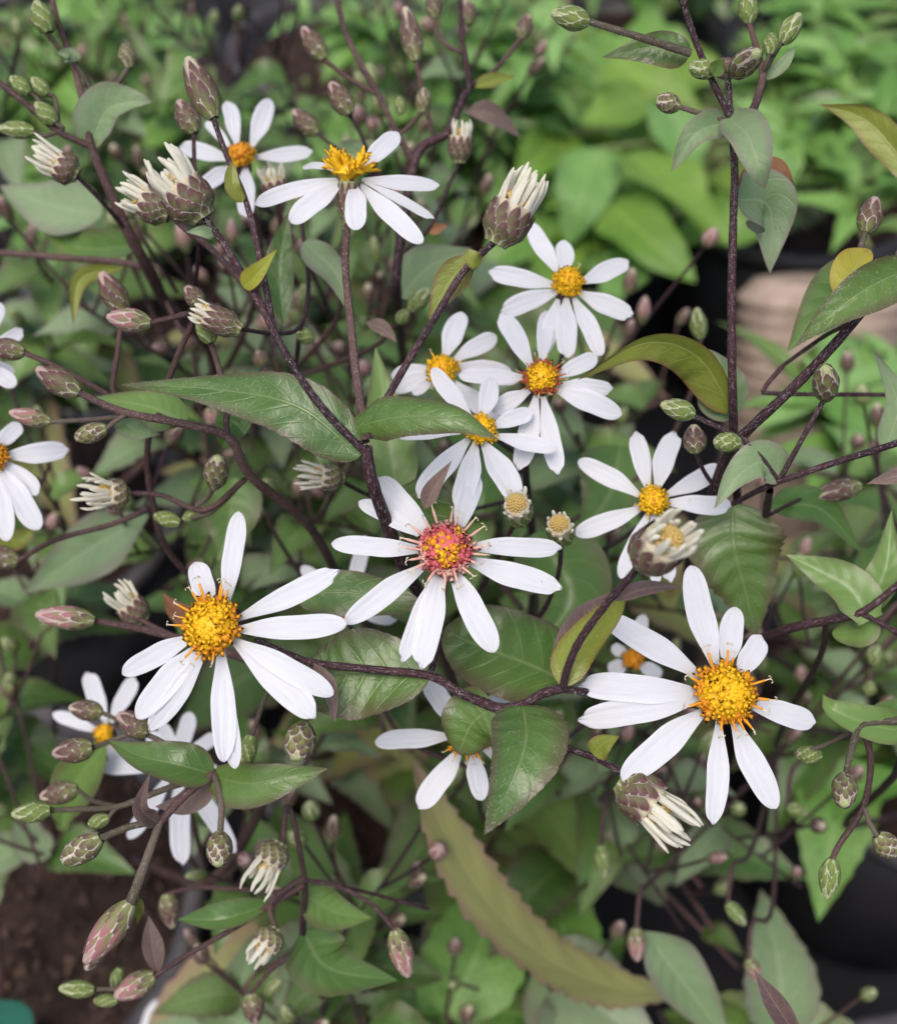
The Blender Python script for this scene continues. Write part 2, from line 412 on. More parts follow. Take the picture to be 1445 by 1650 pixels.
# ray florets still rolled up: a curved, tapering, blunt strap
def rolled_ray(R, n=0):
    pts = [V((0, 0, 0)), V((R.uniform(.0, .03), 0, .35)), V((R.uniform(.01, .05), R.uniform(-.02, .02), .7)), V((R.uniform(-.04, .07), R.uniform(-.03, .03), 1))]
    vs, fs, uv = tube(pts, .056, .034, 6, 8, True)
    for i in range(7):
        c_ = vs[-7:][0].lerp(vs[-4], .5) if i == 0 else c_
        vs[-7 + i] = vs[-7 + i].lerp(c_, .62)
    return mesh('ray_petal', [V((v.x, v.y * 1.5, v.z)) for v in vs], fs, [MT['ray']], [(u[0] / 100, u[1]) for u in uv])
RRM = []
def opening(shoot, x0, y0, x1, y1, w, d, d1=None, inv=.5, nr=13, spread=.14, fine=True, sty='b_purple', dots=True):
    if not RRM: RRM.extend(rolled_ray(random.Random(i)) for i in range(6))
    b = P(x0, y0, d); t = P(x1, y1, d if d1 is None else d1)
    ax = t - b; L = ax.length; Wd = PX(w * .9, d); Lz = L * inv
    br = bud_geo('open', sty, 'c_cream')[1]
    q_ = ax.to_track_quat('Z', 'Y').to_matrix().to_4x4()
    o = link('opening_flower', scaled_mesh('opening_flower', 'open', sty, 'c_cream', Wd, Lz, not fine), shoot, MX.Translation(b - WT[shoot.name]) @ q_)
    if fine:
        for r_, (m, n) in enumerate(br):
            for q in range(n):
                link('bract', m, o, MX.Rotation(2 * math.pi * (q + .5 * (r_ % 2) + .17 * r_) / n, 4, 'Z') @ MX.Rotation(rnd.uniform(-.02, .05), 4, 'Y') @ MX.Diagonal((Wd, Wd, Lz, 1)))
    nr = int(nr * 1.5)
    for i in range(nr):
        an = 2 * math.pi * i / nr + rnd.uniform(-.25, .25); rr = .36 * Wd * rnd.choice((1, .95, .75, .6)); ln = L * (1 - inv * .72) * rnd.uniform(.62, 1.06)
        T = MX.Translation((rr * math.cos(an), rr * math.sin(an), Lz * .72)) @ MX.Rotation(an, 4, 'Z') @ MX.Rotation(rnd.uniform(.3, 1) * spread, 4, 'Y') @ MX.Diagonal((Wd * 1.25, Wd * 1.25, ln, 1))
        link('ray_petal', RRM[i % 6], o, T)
    if dots:
        if 'dots' not in BM: BM['dots'] = mesh('disc', *dome_geo(), [MT['dust']])
        link('disc', BM['dots'], o, MX.Translation((0, 0, Lz * .95)) @ MX.Diagonal((Wd * .36, Wd * .36, L * .22, 1)))
    return o
def dome_geo():
    vs, fs = [], []
    N = 60
    for k in range(N):                      # packed unopened florets: little knobs on a dome
        r = math.sqrt((k + .5) / N); a = k * 2.39996; c = V((r * math.cos(a), r * math.sin(a), math.sqrt(max(0, 1 - r * r)) * .9))
        s = .15; i0 = len(vs)
        nrm = V((c.x, c.y, c.z + .6)).normalized(); u = nrm.orthogonal().normalized(); w = nrm.cross(u)
        for h, rr in ((-.6, .9), (.1, 1), (.6, .6)):
            for j in range(6):
                vs.append(c + (nrm * h + (u * math.cos(j * 1.0472) + w * math.sin(j * 1.0472)) * rr) * s)
        vs.append(c + nrm * s * .75)
        for q in range(2):
            for j in range(6): fs.append((i0 + q * 6 + j, i0 + q * 6 + (j + 1) % 6, i0 + q * 6 + 6 + (j + 1) % 6, i0 + q * 6 + 6 + j))
        for j in range(6): fs.append((i0 + 12 + j, i0 + 12 + (j + 1) % 6, i0 + 18))
    return vs, fs

# ---------------------------------------------------------------- open flowers
def floret_geo(kind, seed=0):
    R = random.Random(seed); vs, fs, mi = [], [], []
    def ringtube(prs, m, n=6):
        k = len(vs)
        for c, r in prs:
            for j in range(n): vs.append(c + V((r * math.cos(j * 2 * math.pi / n), r * math.sin(j * 2 * math.pi / n), 0)))
        for i in range(len(prs) - 1):
            for j in range(n):
                fs.append((k + i * n + j, k + i * n + (j + 1) % n, k + (i + 1) * n + (j + 1) % n, k + (i + 1) * n + j)); mi.append(m)
        fs.append(tuple(k + (len(prs) - 1) * n + j for j in range(n))); mi.append(m)
    if kind == 'closed':
        ringtube([(V((0, 0, -.4)), .26), (V((0, 0, .3)), .42), (V((0, 0, .7)), .40), (V((0, 0, .95)), .12)], 0)
        return vs, fs, mi
    ringtube([(V((0, 0, -.5)), .26), (V((0, 0, .3)), .42), (V((0, 0, .62)), .40)], 0)
    for j in range(5):
        a = j * 2 * math.pi / 5 + R.uniform(-.1, .1); d = V((math.cos(a), math.sin(a), 0)); s = V((-math.sin(a), math.cos(a), 0)); k = len(vs)
        up = R.uniform(.7, 1.05); out = R.uniform(.78, .98)
        vs.extend([d * .34 + s * .27 + V((0, 0, .35)), d * .34 - s * .27 + V((0, 0, .35)), d * .60 + s * .26 + V((0, 0, up * .85)), d * .60 - s * .26 + V((0, 0, up * .85)), d * out + V((0, 0, up)),
                   d * .42 + V((0, 0, .72))])
        fs.extend([(k, k + 1, k + 3, k + 2), (k + 2, k + 3, k + 4), (k, k + 2, k + 5), (k + 1, k + 5, k + 3), (k + 2, k + 4, k + 5), (k + 3, k + 5, k + 4)]); mi.extend([0] * 6)
    if kind == 'long':
        x = R.uniform(-.15, .15); h = R.uniform(2.0, 2.8)
        ringtube([(V((0, 0, .4)), .18), (V((x * .5, 0, h * .6)), .20), (V((x, 0, h)), .17)], 0)
        ringtube([(V((x, 0, h - .1)), .10), (V((x * 1.2, 0, h + .55)), .09), (V((x * 1.3, .1, h + .75)), .13)], 1)
        for sg in (-1, 1):
            e = V((x * 1.3, .05, h + .65)); ringtube([(e, .11), (e + V((sg * .22, .1, .3)), .11), (e + V((sg * .5, .16, .22)), .1), (e + V((sg * .58, .2, -.02)), .07)], 1, 5)
    return vs, fs, mi
FM = {}
def floret(kind, c, i):
    k = (kind, c, i)
    if k not in FM:
        vs, fs, mi = floret_geo(kind, i); FM[k] = mesh('disc_floret', vs, fs, [MT[c], MT['stigma']], None, mi)
    return FM[k]
def petal_geo(B, T, n, W, seed, arch=.08, notch=0, twist=0, bend=0):
    R = random.Random(seed); L = (T - B).length; t = (T - B).normalized(); b = t.cross(n).normalized(); n = b.cross(t)
    vs, fs, uv = [], [], []; nu, nv = 20, 4
    ph = R.uniform(0, 6)
    for i in range(nu + 1):
        s = 1 - (1 - i / nu) ** 1.35
        w = (.20 + .80 * sm(-.08, .5, s)) * (1 - max(0, (s - .66) / .34) ** 2.3) ** .5 if s < 1 else .0
        w = max(w, .06)
        a = twist * (s - .2); bb = b * math.cos(a) + n * math.sin(a); nn = n * math.cos(a) - b * math.sin(a)
        for j in range(-nv, nv + 1):
            q = j / nv; x = q * W * w * (1 + .05 * math.sin(s * 9 + ph + (2 if q > 0 else 0)))
            z = arch * L * math.sin(math.pi * s ** .8) - .16 * W * w * (1 - q * q) * (1 if R.random() > 2 else 1) + .075 * W * math.cos(q * 9.4 + .6 * math.sin(s * 5 + ph)) * sm(.05, .4, s)
            y = s * L
            if notch and s > .9: y -= notch * L * .05 * (math.cos(q * 6.0 + ph * .2) * .5 + .5) * (s - .9) / .1
            vs.append(B + t * y + bb * (x + bend * L * math.sin(math.pi * s)) + nn * z); uv.append((s, (q + 1) / 2))
    k = 2 * nv + 1
    for i in range(nu):
        for j in range(k - 1): fs.append((i * k + j, i * k + j + 1, (i + 1) * k + j + 1, (i + 1) * k + j))
    return vs, fs, uv
def flower(shoot, cx, cy, d, R, axis, petals, cols=('gold', 'gold', 'orange'), N=40, longs=8, droop=0, inv=(60, 34), label=None, longdir=None, hdome=.55, lift=0, extra=1.0, stretch=1.05):
    n = (RT * axis[0] + UP * axis[1] - FW * axis[2]).normalized()
    C = P(cx, cy, d); r = PX(R * .93, d); N = int(N * .8)
    # involucre under the disc
    il = PX(inv[0], d); ib = C - n * (il + r * .25)
    q = n.to_track_quat('Z', 'Y').to_matrix().to_4x4()
    HB = MX.Translation(ib - WT[shoot.name]) @ q
    head = link('flower_head', scaled_mesh('flower_head', 'open', 'b_purple', 'c_green', PX(inv[1], d), il, True), shoot, HB)
    if label: head['label'] = label
    S = (MX.Translation(ib) @ q).inverted()
    def child(name, me, Mw): return link(name, me, head, S @ Mw)
    e1 = n.orthogonal().normalized(); e2 = n.cross(e1)
    for i, pt in enumerate(petals):
        tx, ty, bx, by, w = pt[:5]; dz = pt[5] if len(pt) > 5 else 0; nt = pt[6] if len(pt) > 6 else 0
        def onp(x, y, lim):
            v = ray(x, y); dn = n.dot(v); dd = n.dot(C - n * r * .35 - CAM) / dn * 1000 if abs(dn) > .05 else d
            return max(d - lim, min(d + lim, dd))
        L0 = math.hypot(tx - bx, ty - by)
        db = onp(bx, by, 4); dt = onp(tx, ty, 13) + droop + dz
        # start the petal well under the disc
        bx2 = bx + (cx - bx) * .35; by2 = by + (cy - by) * .35
        B = P(bx2, by2, db + PX(R, d) * 1000 * .12); T = P(tx, ty, dt)
        pn = (n * .35 + (CAM - T).normalized() * .8).normalized()
        sd = int(tx * 13 + ty * 7)
        RR = random.Random(sd)
        vs, fs, uv = petal_geo(B, T, pn, PX(w * .485, d), sd, RR.uniform(.02, .09), nt if nt else RR.choice((0, 0, 1, 2)) * .6, RR.uniform(-.3, .3), RR.uniform(-.02, .02))
        me = mesh('ray_petal', [v - B for v in vs], fs, [MT['petal']], uv)
        child('ray_petal', me, MX.Translation(B))
    c1_ = cols[1].split('|')[0]; dk = ('dome', c1_)
    if dk not in BM:
        dv, df = [V((0, 0, 1))], []
        for i in range(1, 7):
            for j in range(16): dv.append(V((math.sin(i * .262) * math.cos(j * .3927), math.sin(i * .262) * math.sin(j * .3927), math.cos(i * .262))))
        df += [(0, 1 + j, 1 + (j + 1) % 16) for j in range(16)]
        for i in range(5): df += [(1 + i * 16 + j, 17 + i * 16 + j, 17 + i * 16 + (j + 1) % 16, 1 + i * 16 + (j + 1) % 16) for j in range(16)]
        BM[dk] = mesh('disc', dv, df, [MT[c1_]])
    child('disc', BM[dk], MX.Translation(C + n * (lift * r - r * .1)) @ q @ MX.Diagonal((r * .88, r * .88, r * (hdome + .17), 1)))
    for k in range(N):
        f = math.sqrt((k + .5) / N); a = k * 2.39996 + cx
        rad = e1 * math.cos(a) + e2 * math.sin(a)
        pos = C + rad * (r * .86 * f) + n * (r * hdome * (1 - f * f) + lift * r)
        dirn = (n * (1.05 - .55 * f) + rad * f * .85).normalized()
        kind = 'closed' if f < .34 else 'open'
        c = rnd.choice((cols[0] if f < .42 else cols[1] if f < .8 else cols[2]).split('|'))
        dirn = (dirn + V((rnd.uniform(-.3, .3), rnd.uniform(-.3, .3), rnd.uniform(-.3, .3)))).normalized()
        sc = r * (.21 if f < .42 else .27) * math.sqrt(40 / N) * rnd.uniform(.85, 1.3)
        q2 = dirn.to_track_quat('Z', 'Y').to_matrix().to_4x4() @ MX.Rotation(rnd.uniform(0, 6), 4, 'Z')
        child('disc_floret', floret(kind, c, k % 4), MX.Translation(pos - dirn * sc * .2) @ q2 @ MX.Diagonal((sc, sc, sc * stretch, 1)))
    for k in range(longs):
        a = 2 * math.pi * (k + rnd.uniform(-.3, .3)) / longs + 1
        rad = e1 * math.cos(a) + e2 * math.sin(a)
        if longdir:
            an = math.radians(longdir[k % len(longdir)]); rad = RT * math.cos(an) + UP * math.sin(an); rad = (rad - n * rad.dot(n)).normalized()
        pos = C + rad * r * .74 + n * r * .1
        dirn = (n * rnd.uniform(.25, .7) + rad).normalized(); sc = r * .22 * rnd.uniform(.9, 1.2) * extra
        q2 = dirn.to_track_quat('Z', 'Y').to_matrix().to_4x4() @ MX.Rotation(rnd.uniform(0, 6), 4, 'Z')
        child('disc_floret', floret('long', cols[2].split('|')[-1], k % 5), MX.Translation(pos) @ q2 @ MX.Diagonal((sc, sc, sc, 1)))
    return head


# ================================================================= SETTING
def ground_mat():
    N = NT('woven_ground_fabric'); t = N.n('ShaderNodeTexCoord'); ob = t.outputs['Object']
    w1 = N.n('ShaderNodeTexWave', bands_direction='X'); w2 = N.n('ShaderNodeTexWave', bands_direction='Y')
    for w in (w1, w2): N.t.links.new(ob, w.inputs[0]); w.inputs['Scale'].default_value = 160; w.inputs['Distortion'].default_value = .6
    wv = N.math('MAXIMUM', w1.outputs[1], w2.outputs[1])
    dirt = N.step(.5, .75, N.noise(ob, 14, 5, .65))
    col = N.mix(dirt, N.mix(wv, (.006, .006, .008), (.018, .018, .022)), (.055, .036, .026))
    N.bump(N.math('ADD', wv, N.noise(ob, 90, 4)), .0006, .8)
    return N.fin(col, .75, .3)
def soil_mat():
    N = NT('potting_soil'); t = N.n('ShaderNodeTexCoord'); ob = t.outputs['Object']
    n1 = N.noise(ob, 70, 5, .7); n2 = N.noise(ob, 420, 5, .75)
    col = N.mix(N.step(.35, .7, n1), (.020, .012, .010), (.060, .036, .028)); col = N.mix(N.step(.58, .72, n2), col, (.12, .075, .055))
    N.bump(N.math('ADD', n2, n1), .002, .9)
    return N.fin(col, .85, .2)
MT['ground'] = ground_mat(); MT['soil'] = soil_mat()
MT['pot'] = plain('black_pot_plastic', (.010, .010, .013), (.022, .021, .024), 40, .45, .4, 0, .0003)
MT['rim'] = plain('worn_pot_rim', (.04, .036, .04), (.10, .09, .092), 45, .6, .35, 0, .0003)
MT['clay'] = plain('tan_clay', (.30, .22, .175), (.42, .32, .26), 60, .8, .2, 0, .0005)
MT['chip'] = plain('bark_chip', (.03, .018, .015), (.09, .055, .042), 200, .8, .2)
MT['tagw'] = plain('label_white', (.50, .50, .54), (.60, .60, .63), 50, .4, .4)
MT['tagg'] = plain('label_green', (.006, .07, .045), (.01, .10, .06), 50, .4, .4)
gv = []; gf = []
for i in range(9):
    for j in range(9):
        gv.append(V(((i - 4) ** 3 * .6, (j - 4) ** 3 * .6 + .4, 0)))
for i in range(8):
    for j in range(8): gf.append((i * 9 + j, i * 9 + 9 + j, i * 9 + 10 + j, i * 9 + j + 1))
tag(part('ground', gv, gf, MT['ground'], None), None, None, kind='structure')

def lathe(prs, n=40):
    vs, fs = [], []
    for r, z in prs:
        for j in range(n): vs.append(V((r * math.cos(j * 2 * math.pi / n), r * math.sin(j * 2 * math.pi / n), z)))
    for i in range(len(prs) - 1):
        for j in range(n): fs.append((i * n + j, i * n + (j + 1) % n, (i + 1) * n + (j + 1) % n, (i + 1) * n + j))
    return vs, fs
SOILZ = .103
pv, pf = lathe([(.045, .001), (.047, .0), (.052, .01), (.0615, .108), (.0585, .108), (.055, .06)])
POT = mesh('pot_wall', pv, pf, [MT['pot']])
rv, rf = lathe([(.0612, .1075), (.0655, .1085), (.0668, .112), (.0665, .1165), (.0650, .1180), (.0625, .1172), (.0605, .1160), (.0598, .107)])
RIM = mesh('rim', rv, rf, [MT['rim']])
sv, sf = [V((0, 0, 0))], []
R_ = random.Random(4)
for i in range(1, 13):
    for j in range(36):
        r = .0588 * i / 12; a = j * 2 * math.pi / 36
        sv.append(V((r * math.cos(a), r * math.sin(a), R_.uniform(-.0018, .0018) if i < 12 else -.002)))
for j in range(36): sf.append((0, 1 + j, 1 + (j + 1) % 36))
for i in range(11):
    for j in range(36): sf.append((1 + i * 36 + j, 1 + i * 36 + 36 + j, 1 + i * 36 + 36 + (j + 1) % 36, 1 + i * 36 + (j + 1) % 36))
SOIL = mesh('soil', sv, sf, [MT['soil']])
cv, cf = [], []
for _ in range(420):
    r = .056 * math.sqrt(R_.random()); a = R_.uniform(0, 6.28); s = R_.uniform(.0005, .0022); k = len(cv)
    q = MX.Rotation(R_.uniform(0, 6), 3, 'Z') @ MX.Rotation(R_.uniform(-.6, .6), 3, 'X'); sc = (s, s * R_.uniform(.3, .8), s * R_.uniform(.2, .5))
    for dx in (-1, 1):
        for dy in (-1, 1):
            for dz in (-1, 1): cv.append(q @ V((dx * sc[0] * R_.uniform(.6, 1), dy * sc[1] * R_.uniform(.6, 1), dz * sc[2])) + V((r * math.cos(a), r * math.sin(a), .0012)))
    for f in ((0, 1, 3, 2), (4, 6, 7, 5), (0, 4, 5, 1), (2, 3, 7, 6), (0, 2, 6, 4), (1, 5, 7, 3)): cf.append(tuple(k + i for i in f))
CHIP = mesh('bark_chips', cv, cf, [MT['chip']], smooth=False)
POTS = {}
def pot(key, x, y, label, s=1.0):
    o = thing('plant_pot', label, 'pot', (x, y, 0), 'black nursery pots')
    for nm, m in (('pot_wall', POT), ('rim', RIM)): link(nm, m, o, MX.Rotation(x * 40, 4, 'Z'))
    so = link('soil', SOIL, o, MX.Translation((0, 0, SOILZ)) @ MX.Rotation(y * 50, 4, 'Z'))
    ch = link('bark_chips', CHIP, so, MX.Rotation(x * 9, 4, 'Z')); ch['kind'] = 'stuff'
    POTS[key] = V((x, y, SOILZ - .002))
pot('main', 0.0, .215, 'black pot holding the flowering shoots with the pink centred flower')
pot('right', .162, .222, 'black pot with pale worn rim beside the gap of dark fabric')
pot('corner', .128, .052, 'black pot with curved greyish rim at the edge of the dark gap')
pot('left', -.137, .150, 'black pot of bare brown soil beside the green plant label')
pot('front', -.015, .068, 'black pot below the broad toothed brownish leaf')
bp = 'black nursery pot standing in the rows behind the flowers'
for k, (x, y) in enumerate([(-.165, .305), (-.02, .368), (.17, .52), (.02, .52), (-.13, .46), (-.28, .44), (.33, .42), (-.06, .66), (.10, .67), (.26, .66), (-.22, .61), (-.38, .62), (.42, .62), (.31, .27), (-.30, .23), (-.1, .81), (.08, .83), (.27, .82), (-.29, .78)]):
    pot('b%d' % k, x, y, bp)

# tan ribbed clay pot leaning back against the rows
tp = P(1330, 448, 470); axc = (UP * .9 - FW * .28).normalized(); Lc = (tp.z - .012) / axc.z
prs = [(.0, 0), (.020, 0), (.0275, -.0012), (.0305, -.005)]
z = -.005; i = 0
while z > -Lc + .004:
    prs.append((.0318 + .006 * (-z) / Lc + (.0022 if i % 2 else -.0014), z)); z -= .0031; i += 1
lv, lf = lathe(prs, 48)
qc = axc.to_track_quat('Z', 'Y').to_matrix()
cp = thing('clay_pot', 'leaning greyish tan ribbed clay pot among the leaves', 'pot', tp - axc * Lc)
part('pot_wall', [tp + qc @ v for v in lv], lf, MT['clay'], cp)
# plant labels
def plabel(pts, w, mat, label, d):
    c = [P(*p, d) for p in pts]; t = (c[1] - c[0]).normalized(); n = (CAM - c[0]).normalized(); b = t.cross(n).normalized(); n = b.cross(t)
    hw = PX(w, d); th = .0004; L = (c[1] - c[0]).length
    out = [(-1, 0), (-1, .82), (-.8, .93), (-.4, 1), (.4, 1), (.8, .93), (1, .82), (1, 0), (.25, -.25), (-.25, -.25)]
    vs = [c[0] + b * hw * x + t * L * y + n * s * th for s in (1, -1) for x, y in out]; m = len(out)
    fs = [tuple(range(m)), tuple(range(2 * m - 1, m - 1, -1))] + [(i, i + m, (i + 1) % m + m, (i + 1) % m) for i in range(m)]
    tag(part('plant_label', vs, fs, mat, None, smooth=False, origin=c[0]), label, 'plant label')
plabel([(-15, 1770), (18, 1612)], 42, MT['tagg'], 'dark green plastic plant label stuck in brown soil', 318)
plabel([(225, 1740), (268, 1612)], 26, MT['tagw'], 'pale grey plastic label leaning between the left pots', 300)
plabel([(690, 1760), (668, 1588)], 13, MT['tagw'], 'narrow white plant label below the toothed brownish leaf', 312)

# ================================================================= BACKGROUND PLANTS
LV = {}
def unit_leaf(mat, i, kind='ovate', ratio=.26, teeth=.12, nt=9, droop=.25, fold=.4):
    k = (mat, i, kind, ratio, teeth, droop)
    if k not in LV:
        R = random.Random(i * 17 + len(mat)); dr = droop * R.uniform(.4, 1.7); sb = R.uniform(-.12, .12)
        pts = [V((0, 0, 0)), V((.33, sb * .3, .07)), V((.67, sb * .8, .05 - dr * .4)), V((.97, sb * 1.3, -dr))]
        vs, fs, uv = leaf_geo(pts, V((0, 0, 1)), ratio, ratio * R.uniform(.85, 1.1), kind, fold * R.uniform(.3, 1.2), teeth, nt, .07, 26 if teeth else 16, 3, i, R.uniform(-12, 12))
        LV[k] = mesh('leaf', vs, fs, [MT[mat]], uv)
    return LV[k]
def leaf_basis(pos, dirn, up, size, rel):
    x = dirn.normalized(); y = up.cross(x).normalized(); z = x.cross(y)
    return MX.Translation(pos - rel) @ MX(((x.x, y.x, z.x, 0), (x.y, y.y, z.y, 0), (x.z, y.z, z.z, 0), (0, 0, 0, 1))) @ MX.Scale(size, 4)
def bg_bud(shoot, pos, dirn, w, L, sty):
    full = bud_parts(*STY[sty])[2]
    q = dirn.to_track_quat('Z', 'Y').to_matrix().to_4x4()
    return link('flower_bud', full, shoot, MX.Translation(pos - WT[shoot.name]) @ q @ MX.Diagonal((w, w, L, 1)))
def bgshoot(name, label, group, base, tip, nleaf, ll, mats, seed, buds=0, kind='ovate', ratio=.26, teeth=.12, droop=.3, r=1.3, t0=.3, elev=.25, cat='plant', bstr='pgkc', taper=.55, stemmat='stemb', fold=.4, bl=(.012, .03)):
    R = random.Random(seed); o = thing(name, label, cat, base, group)
    mid = base.lerp(tip, .5) + V((R.uniform(-.012, .012), R.uniform(0, .02), .02))
    pts = [base, base.lerp(mid, .5) + V((R.uniform(-.006, .006), 0, .01)), mid, mid.lerp(tip, .5) + V((R.uniform(-.008, .008), 0, .006)), tip]
    vs, fs, uv = tube(pts, r / 1000, r * .45 / 1000, 6, 16); part('stem', vs, fs, MT[stemmat], o, uv, base)
    c = curve(pts, 40)
    az = R.uniform(0, 6.28)
    for i in range(nleaf):
        t = t0 + (.98 - t0) * (i + R.uniform(0, .6)) / nleaf; p = c[min(40, int(t * 40))]; az += 2.4 + R.uniform(-.4, .4)
        d = V((math.cos(az), math.sin(az), elev + R.uniform(-.3, .25)))
        size = ll * (1 - taper * t) * R.uniform(.75, 1.15)
        link('leaf', unit_leaf(R.choice(mats), R.randrange(5), kind, ratio, teeth, 9, droop, fold), o, leaf_basis(p, d, V((R.uniform(-.2, .2), R.uniform(-.2, .2), 1)), size, base))
    for i in range(buds):
        t = R.uniform(.72, 1); p = c[int(t * 40)]; a = R.uniform(0, 6.28)
        q = p + V((math.cos(a) * .5, math.sin(a) * .5, 1)).normalized() * R.uniform(*bl)
        vs, fs, uv = tube([p, p.lerp(q, .5) + V((0, 0, -.001)), q], .00045, .00035, 5, 6); part('branch', vs, fs, MT[stemmat], o, uv, p)
        bg_bud(o, q, (q - p) + V((R.uniform(-.01, .01), R.uniform(-.01, .01), .004)), R.uniform(.0022, .0036), R.uniform(.004, .0065), R.choice(bstr))
    return o
LMK = [(90, 330, 'the soft white flower and pale green buds'), (320, 200, 'the cream opening heads'), (560, 400, 'the side view flower'), (780, 450, 'the small orange centred flower'), (500, 700, 'the forked purple stem'), (120, 640, 'the reddish stem of pink buds'),
       (150, 900, 'the rusty centred flower'), (350, 1000, 'the golden flower above the left buds'), (740, 900, 'the pink centred flower'), (950, 780, 'the two spent heads'), (740, 1200, 'the two clasping leaves'), (1000, 1150, 'the golden flower by the fading head'),
       (1200, 1350, 'the fading cream head'), (400, 1420, 'the nodding half open buds'), (850, 1420, 'the broad toothed brownish leaf'), (1280, 800, 'the forked stalks of netted buds'), (1350, 1000, 'the paired pointed leaves'), (1080, 620, 'the arching olive leaf')]
def lmk(x, y): return min(LMK, key=lambda q: (q[0] - x) ** 2 + (q[1] - y) ** 2)[2]
AG = 'aster shoots behind the flowers'
def near(pos):
    return min(POTS.values(), key=lambda q: (q - V((pos.x, pos.y + .03, SOILZ))).length)
def asterbg(x, y, d, n=9, ll=.055, buds=4, seed=0, mats=('leafm', 'leafm', 'grey', 'leaf'), low=False, **kw):
    tip = P(x, y, d); pb = near(tip); R = random.Random(seed + x)
    base = pb + V((R.uniform(-.025, .025), R.uniform(-.025, .025), 0))
    return bgshoot('aster_shoot', ('low ' if low else '') + 'blurred aster shoot with ' + ('large basal leaves' if low else 'toothed green leaves') + ' behind ' + lmk(x, y), AG, base, tip, n, ll, mats, int(seed + x * 3 + y), buds, **kw)
for k, (x, y, d, n, ll, b) in enumerate([
    (60, 420, 300, 9, .05, 3), (250, 330, 320, 9, .05, 5), (420, 480, 290, 10, .05, 3), (520, 330, 330, 10, .05, 6), (610, 620, 280, 10, .052, 2),
    (720, 400, 310, 9, .05, 4), (560, 760, 260, 9, .045, 1), (150, 640, 280, 9, .05, 2), (330, 760, 260, 8, .045, 4), (60, 900, 275, 9, .05, 3),
    (260, 950, 260, 9, .045, 2), (440, 900, 255, 8, .042, 2), (800, 830, 255, 9, .045, 1), (930, 700, 270, 9, .05, 2), (1000, 900, 260, 9, .045, 2),
    (840, 980, 250, 8, .042, 0), (620, 1180, 250, 9, .045, 1), (480, 1250, 245, 8, .04, 2), (900, 1280, 262, 9, .05, 2), (1010, 1180, 270, 8, .045, 2),
    (1120, 1250, 275, 8, .045, 3), (560, 1450, 262, 8, .04, 4), (420, 1560, 258, 7, .038, 4), (1130, 1430, 280, 8, .045, 4), (330, 1360, 262, 7, .04, 2),
    (1300, 760, 300, 8, .05, 2), (1380, 950, 300, 8, .05, 2), (1250, 900, 300, 8, .045, 1), (1330, 1130, 300, 7, .04, 3), (1080, 640, 320, 8, .05, 2),
    (820, 560, 330, 9, .05, 2), (170, 200, 380, 10, .055, 6), (330, 120, 400, 10, .05, 6), (90, 560, 330, 8, .05, 2), (700, 1330, 290, 8, .04, 1), (1190, 1560, 300, 7, .04, 2)]):
    asterbg(x, y, d, int(n * 1.35), ll * .8, b, k, teeth=.16)
for k, (x, y, d) in enumerate([(560, 1120, 330), (660, 1320, 315), (780, 1080, 335), (880, 1200, 325), (480, 1020, 335), (760, 1450, 300), (560, 1540, 285), (900, 950, 350), (1080, 1000, 350),
                              (700, 760, 380), (560, 640, 400), (860, 680, 400), (300, 600, 400), (180, 480, 430), (1000, 620, 420), (300, 850, 360), (60, 700, 380), (960, 1480, 290), (1250, 1050, 340), (1100, 1300, 310)]):
    asterbg(x, y, d, 9, .054, 0, 50 + k, ('leafm', 'leafm', 'leaf', 'broad'), True, t0=.25, taper=.25, ratio=.27)
for k, (x, y, d) in enumerate([(30, 60, 290), (250, 40, 320), (440, 60, 320), (640, 30, 330), (780, 60, 320), (110, 480, 260), (240, 560, 255), (60, 770, 250), (180, 900, 250), (300, 470, 265),
                              (420, 300, 260), (520, 470, 255), (600, 250, 280), (690, 330, 285), (820, 170, 300), (30, 1130, 255), (470, 840, 245), (560, 560, 250), (980, 560, 265), (860, 900, 250), (330, 1420, 245), (60, 1420, 260), (620, 1420, 245), (1150, 1330, 250), (1240, 1180, 255), (1330, 1050, 260), (1100, 1500, 260), (1000, 1380, 250), (1290, 1430, 270), (1420, 850, 260), (480, 1620, 250)]):
    tip = P(x, y, d); pb = near(tip); R = random.Random(k + 77)
    bgshoot('aster_shoot', 'blurred twiggy aster shoot with pale buds behind ' + lmk(x, y), AG, pb + V((R.uniform(-.02, .02), R.uniform(-.02, .02), 0)), tip, 4, .034, ('leafm', 'grey', 'leaf'), 2100 + k, 5, r=.8, t0=.45, bl=(.012, .042), bstr='GkckGgp', stemmat=R.choice(('stem', 'stemb')))
for k, (x, y, d) in enumerate([(1240, 1350, 320), (1150, 1500, 300), (1330, 1250, 330), (1210, 1620, 290), (1000, 1600, 285), (820, 1600, 290), (1400, 1180, 330), (680, 1600, 280)]):
    asterbg(x, y, d, 7, .05, 2, 150 + k, ('leafm', 'fresh', 'grey'), t0=.3, taper=.3)
FL = 'grey green feathery leaved plant with small cream buds in the back rows'
for k in range(26):
    R = random.Random(900 + k); x = R.uniform(150, 900); y = R.uniform(-60, 250); d = R.uniform(430, 600)
    tip = P(x, y, d); pb = near(tip); base = pb + V((R.uniform(-.04, .04), R.uniform(-.04, .04), 0))
    bgshoot('feathery_plant', FL, 'feathery plants behind', base, tip, 16, .05, ('feather', 'feather', 'fresh'), 300 + k, 5, 'lance', .2, .5, .35, 1.2, .15, .35, bstr='Ggk')
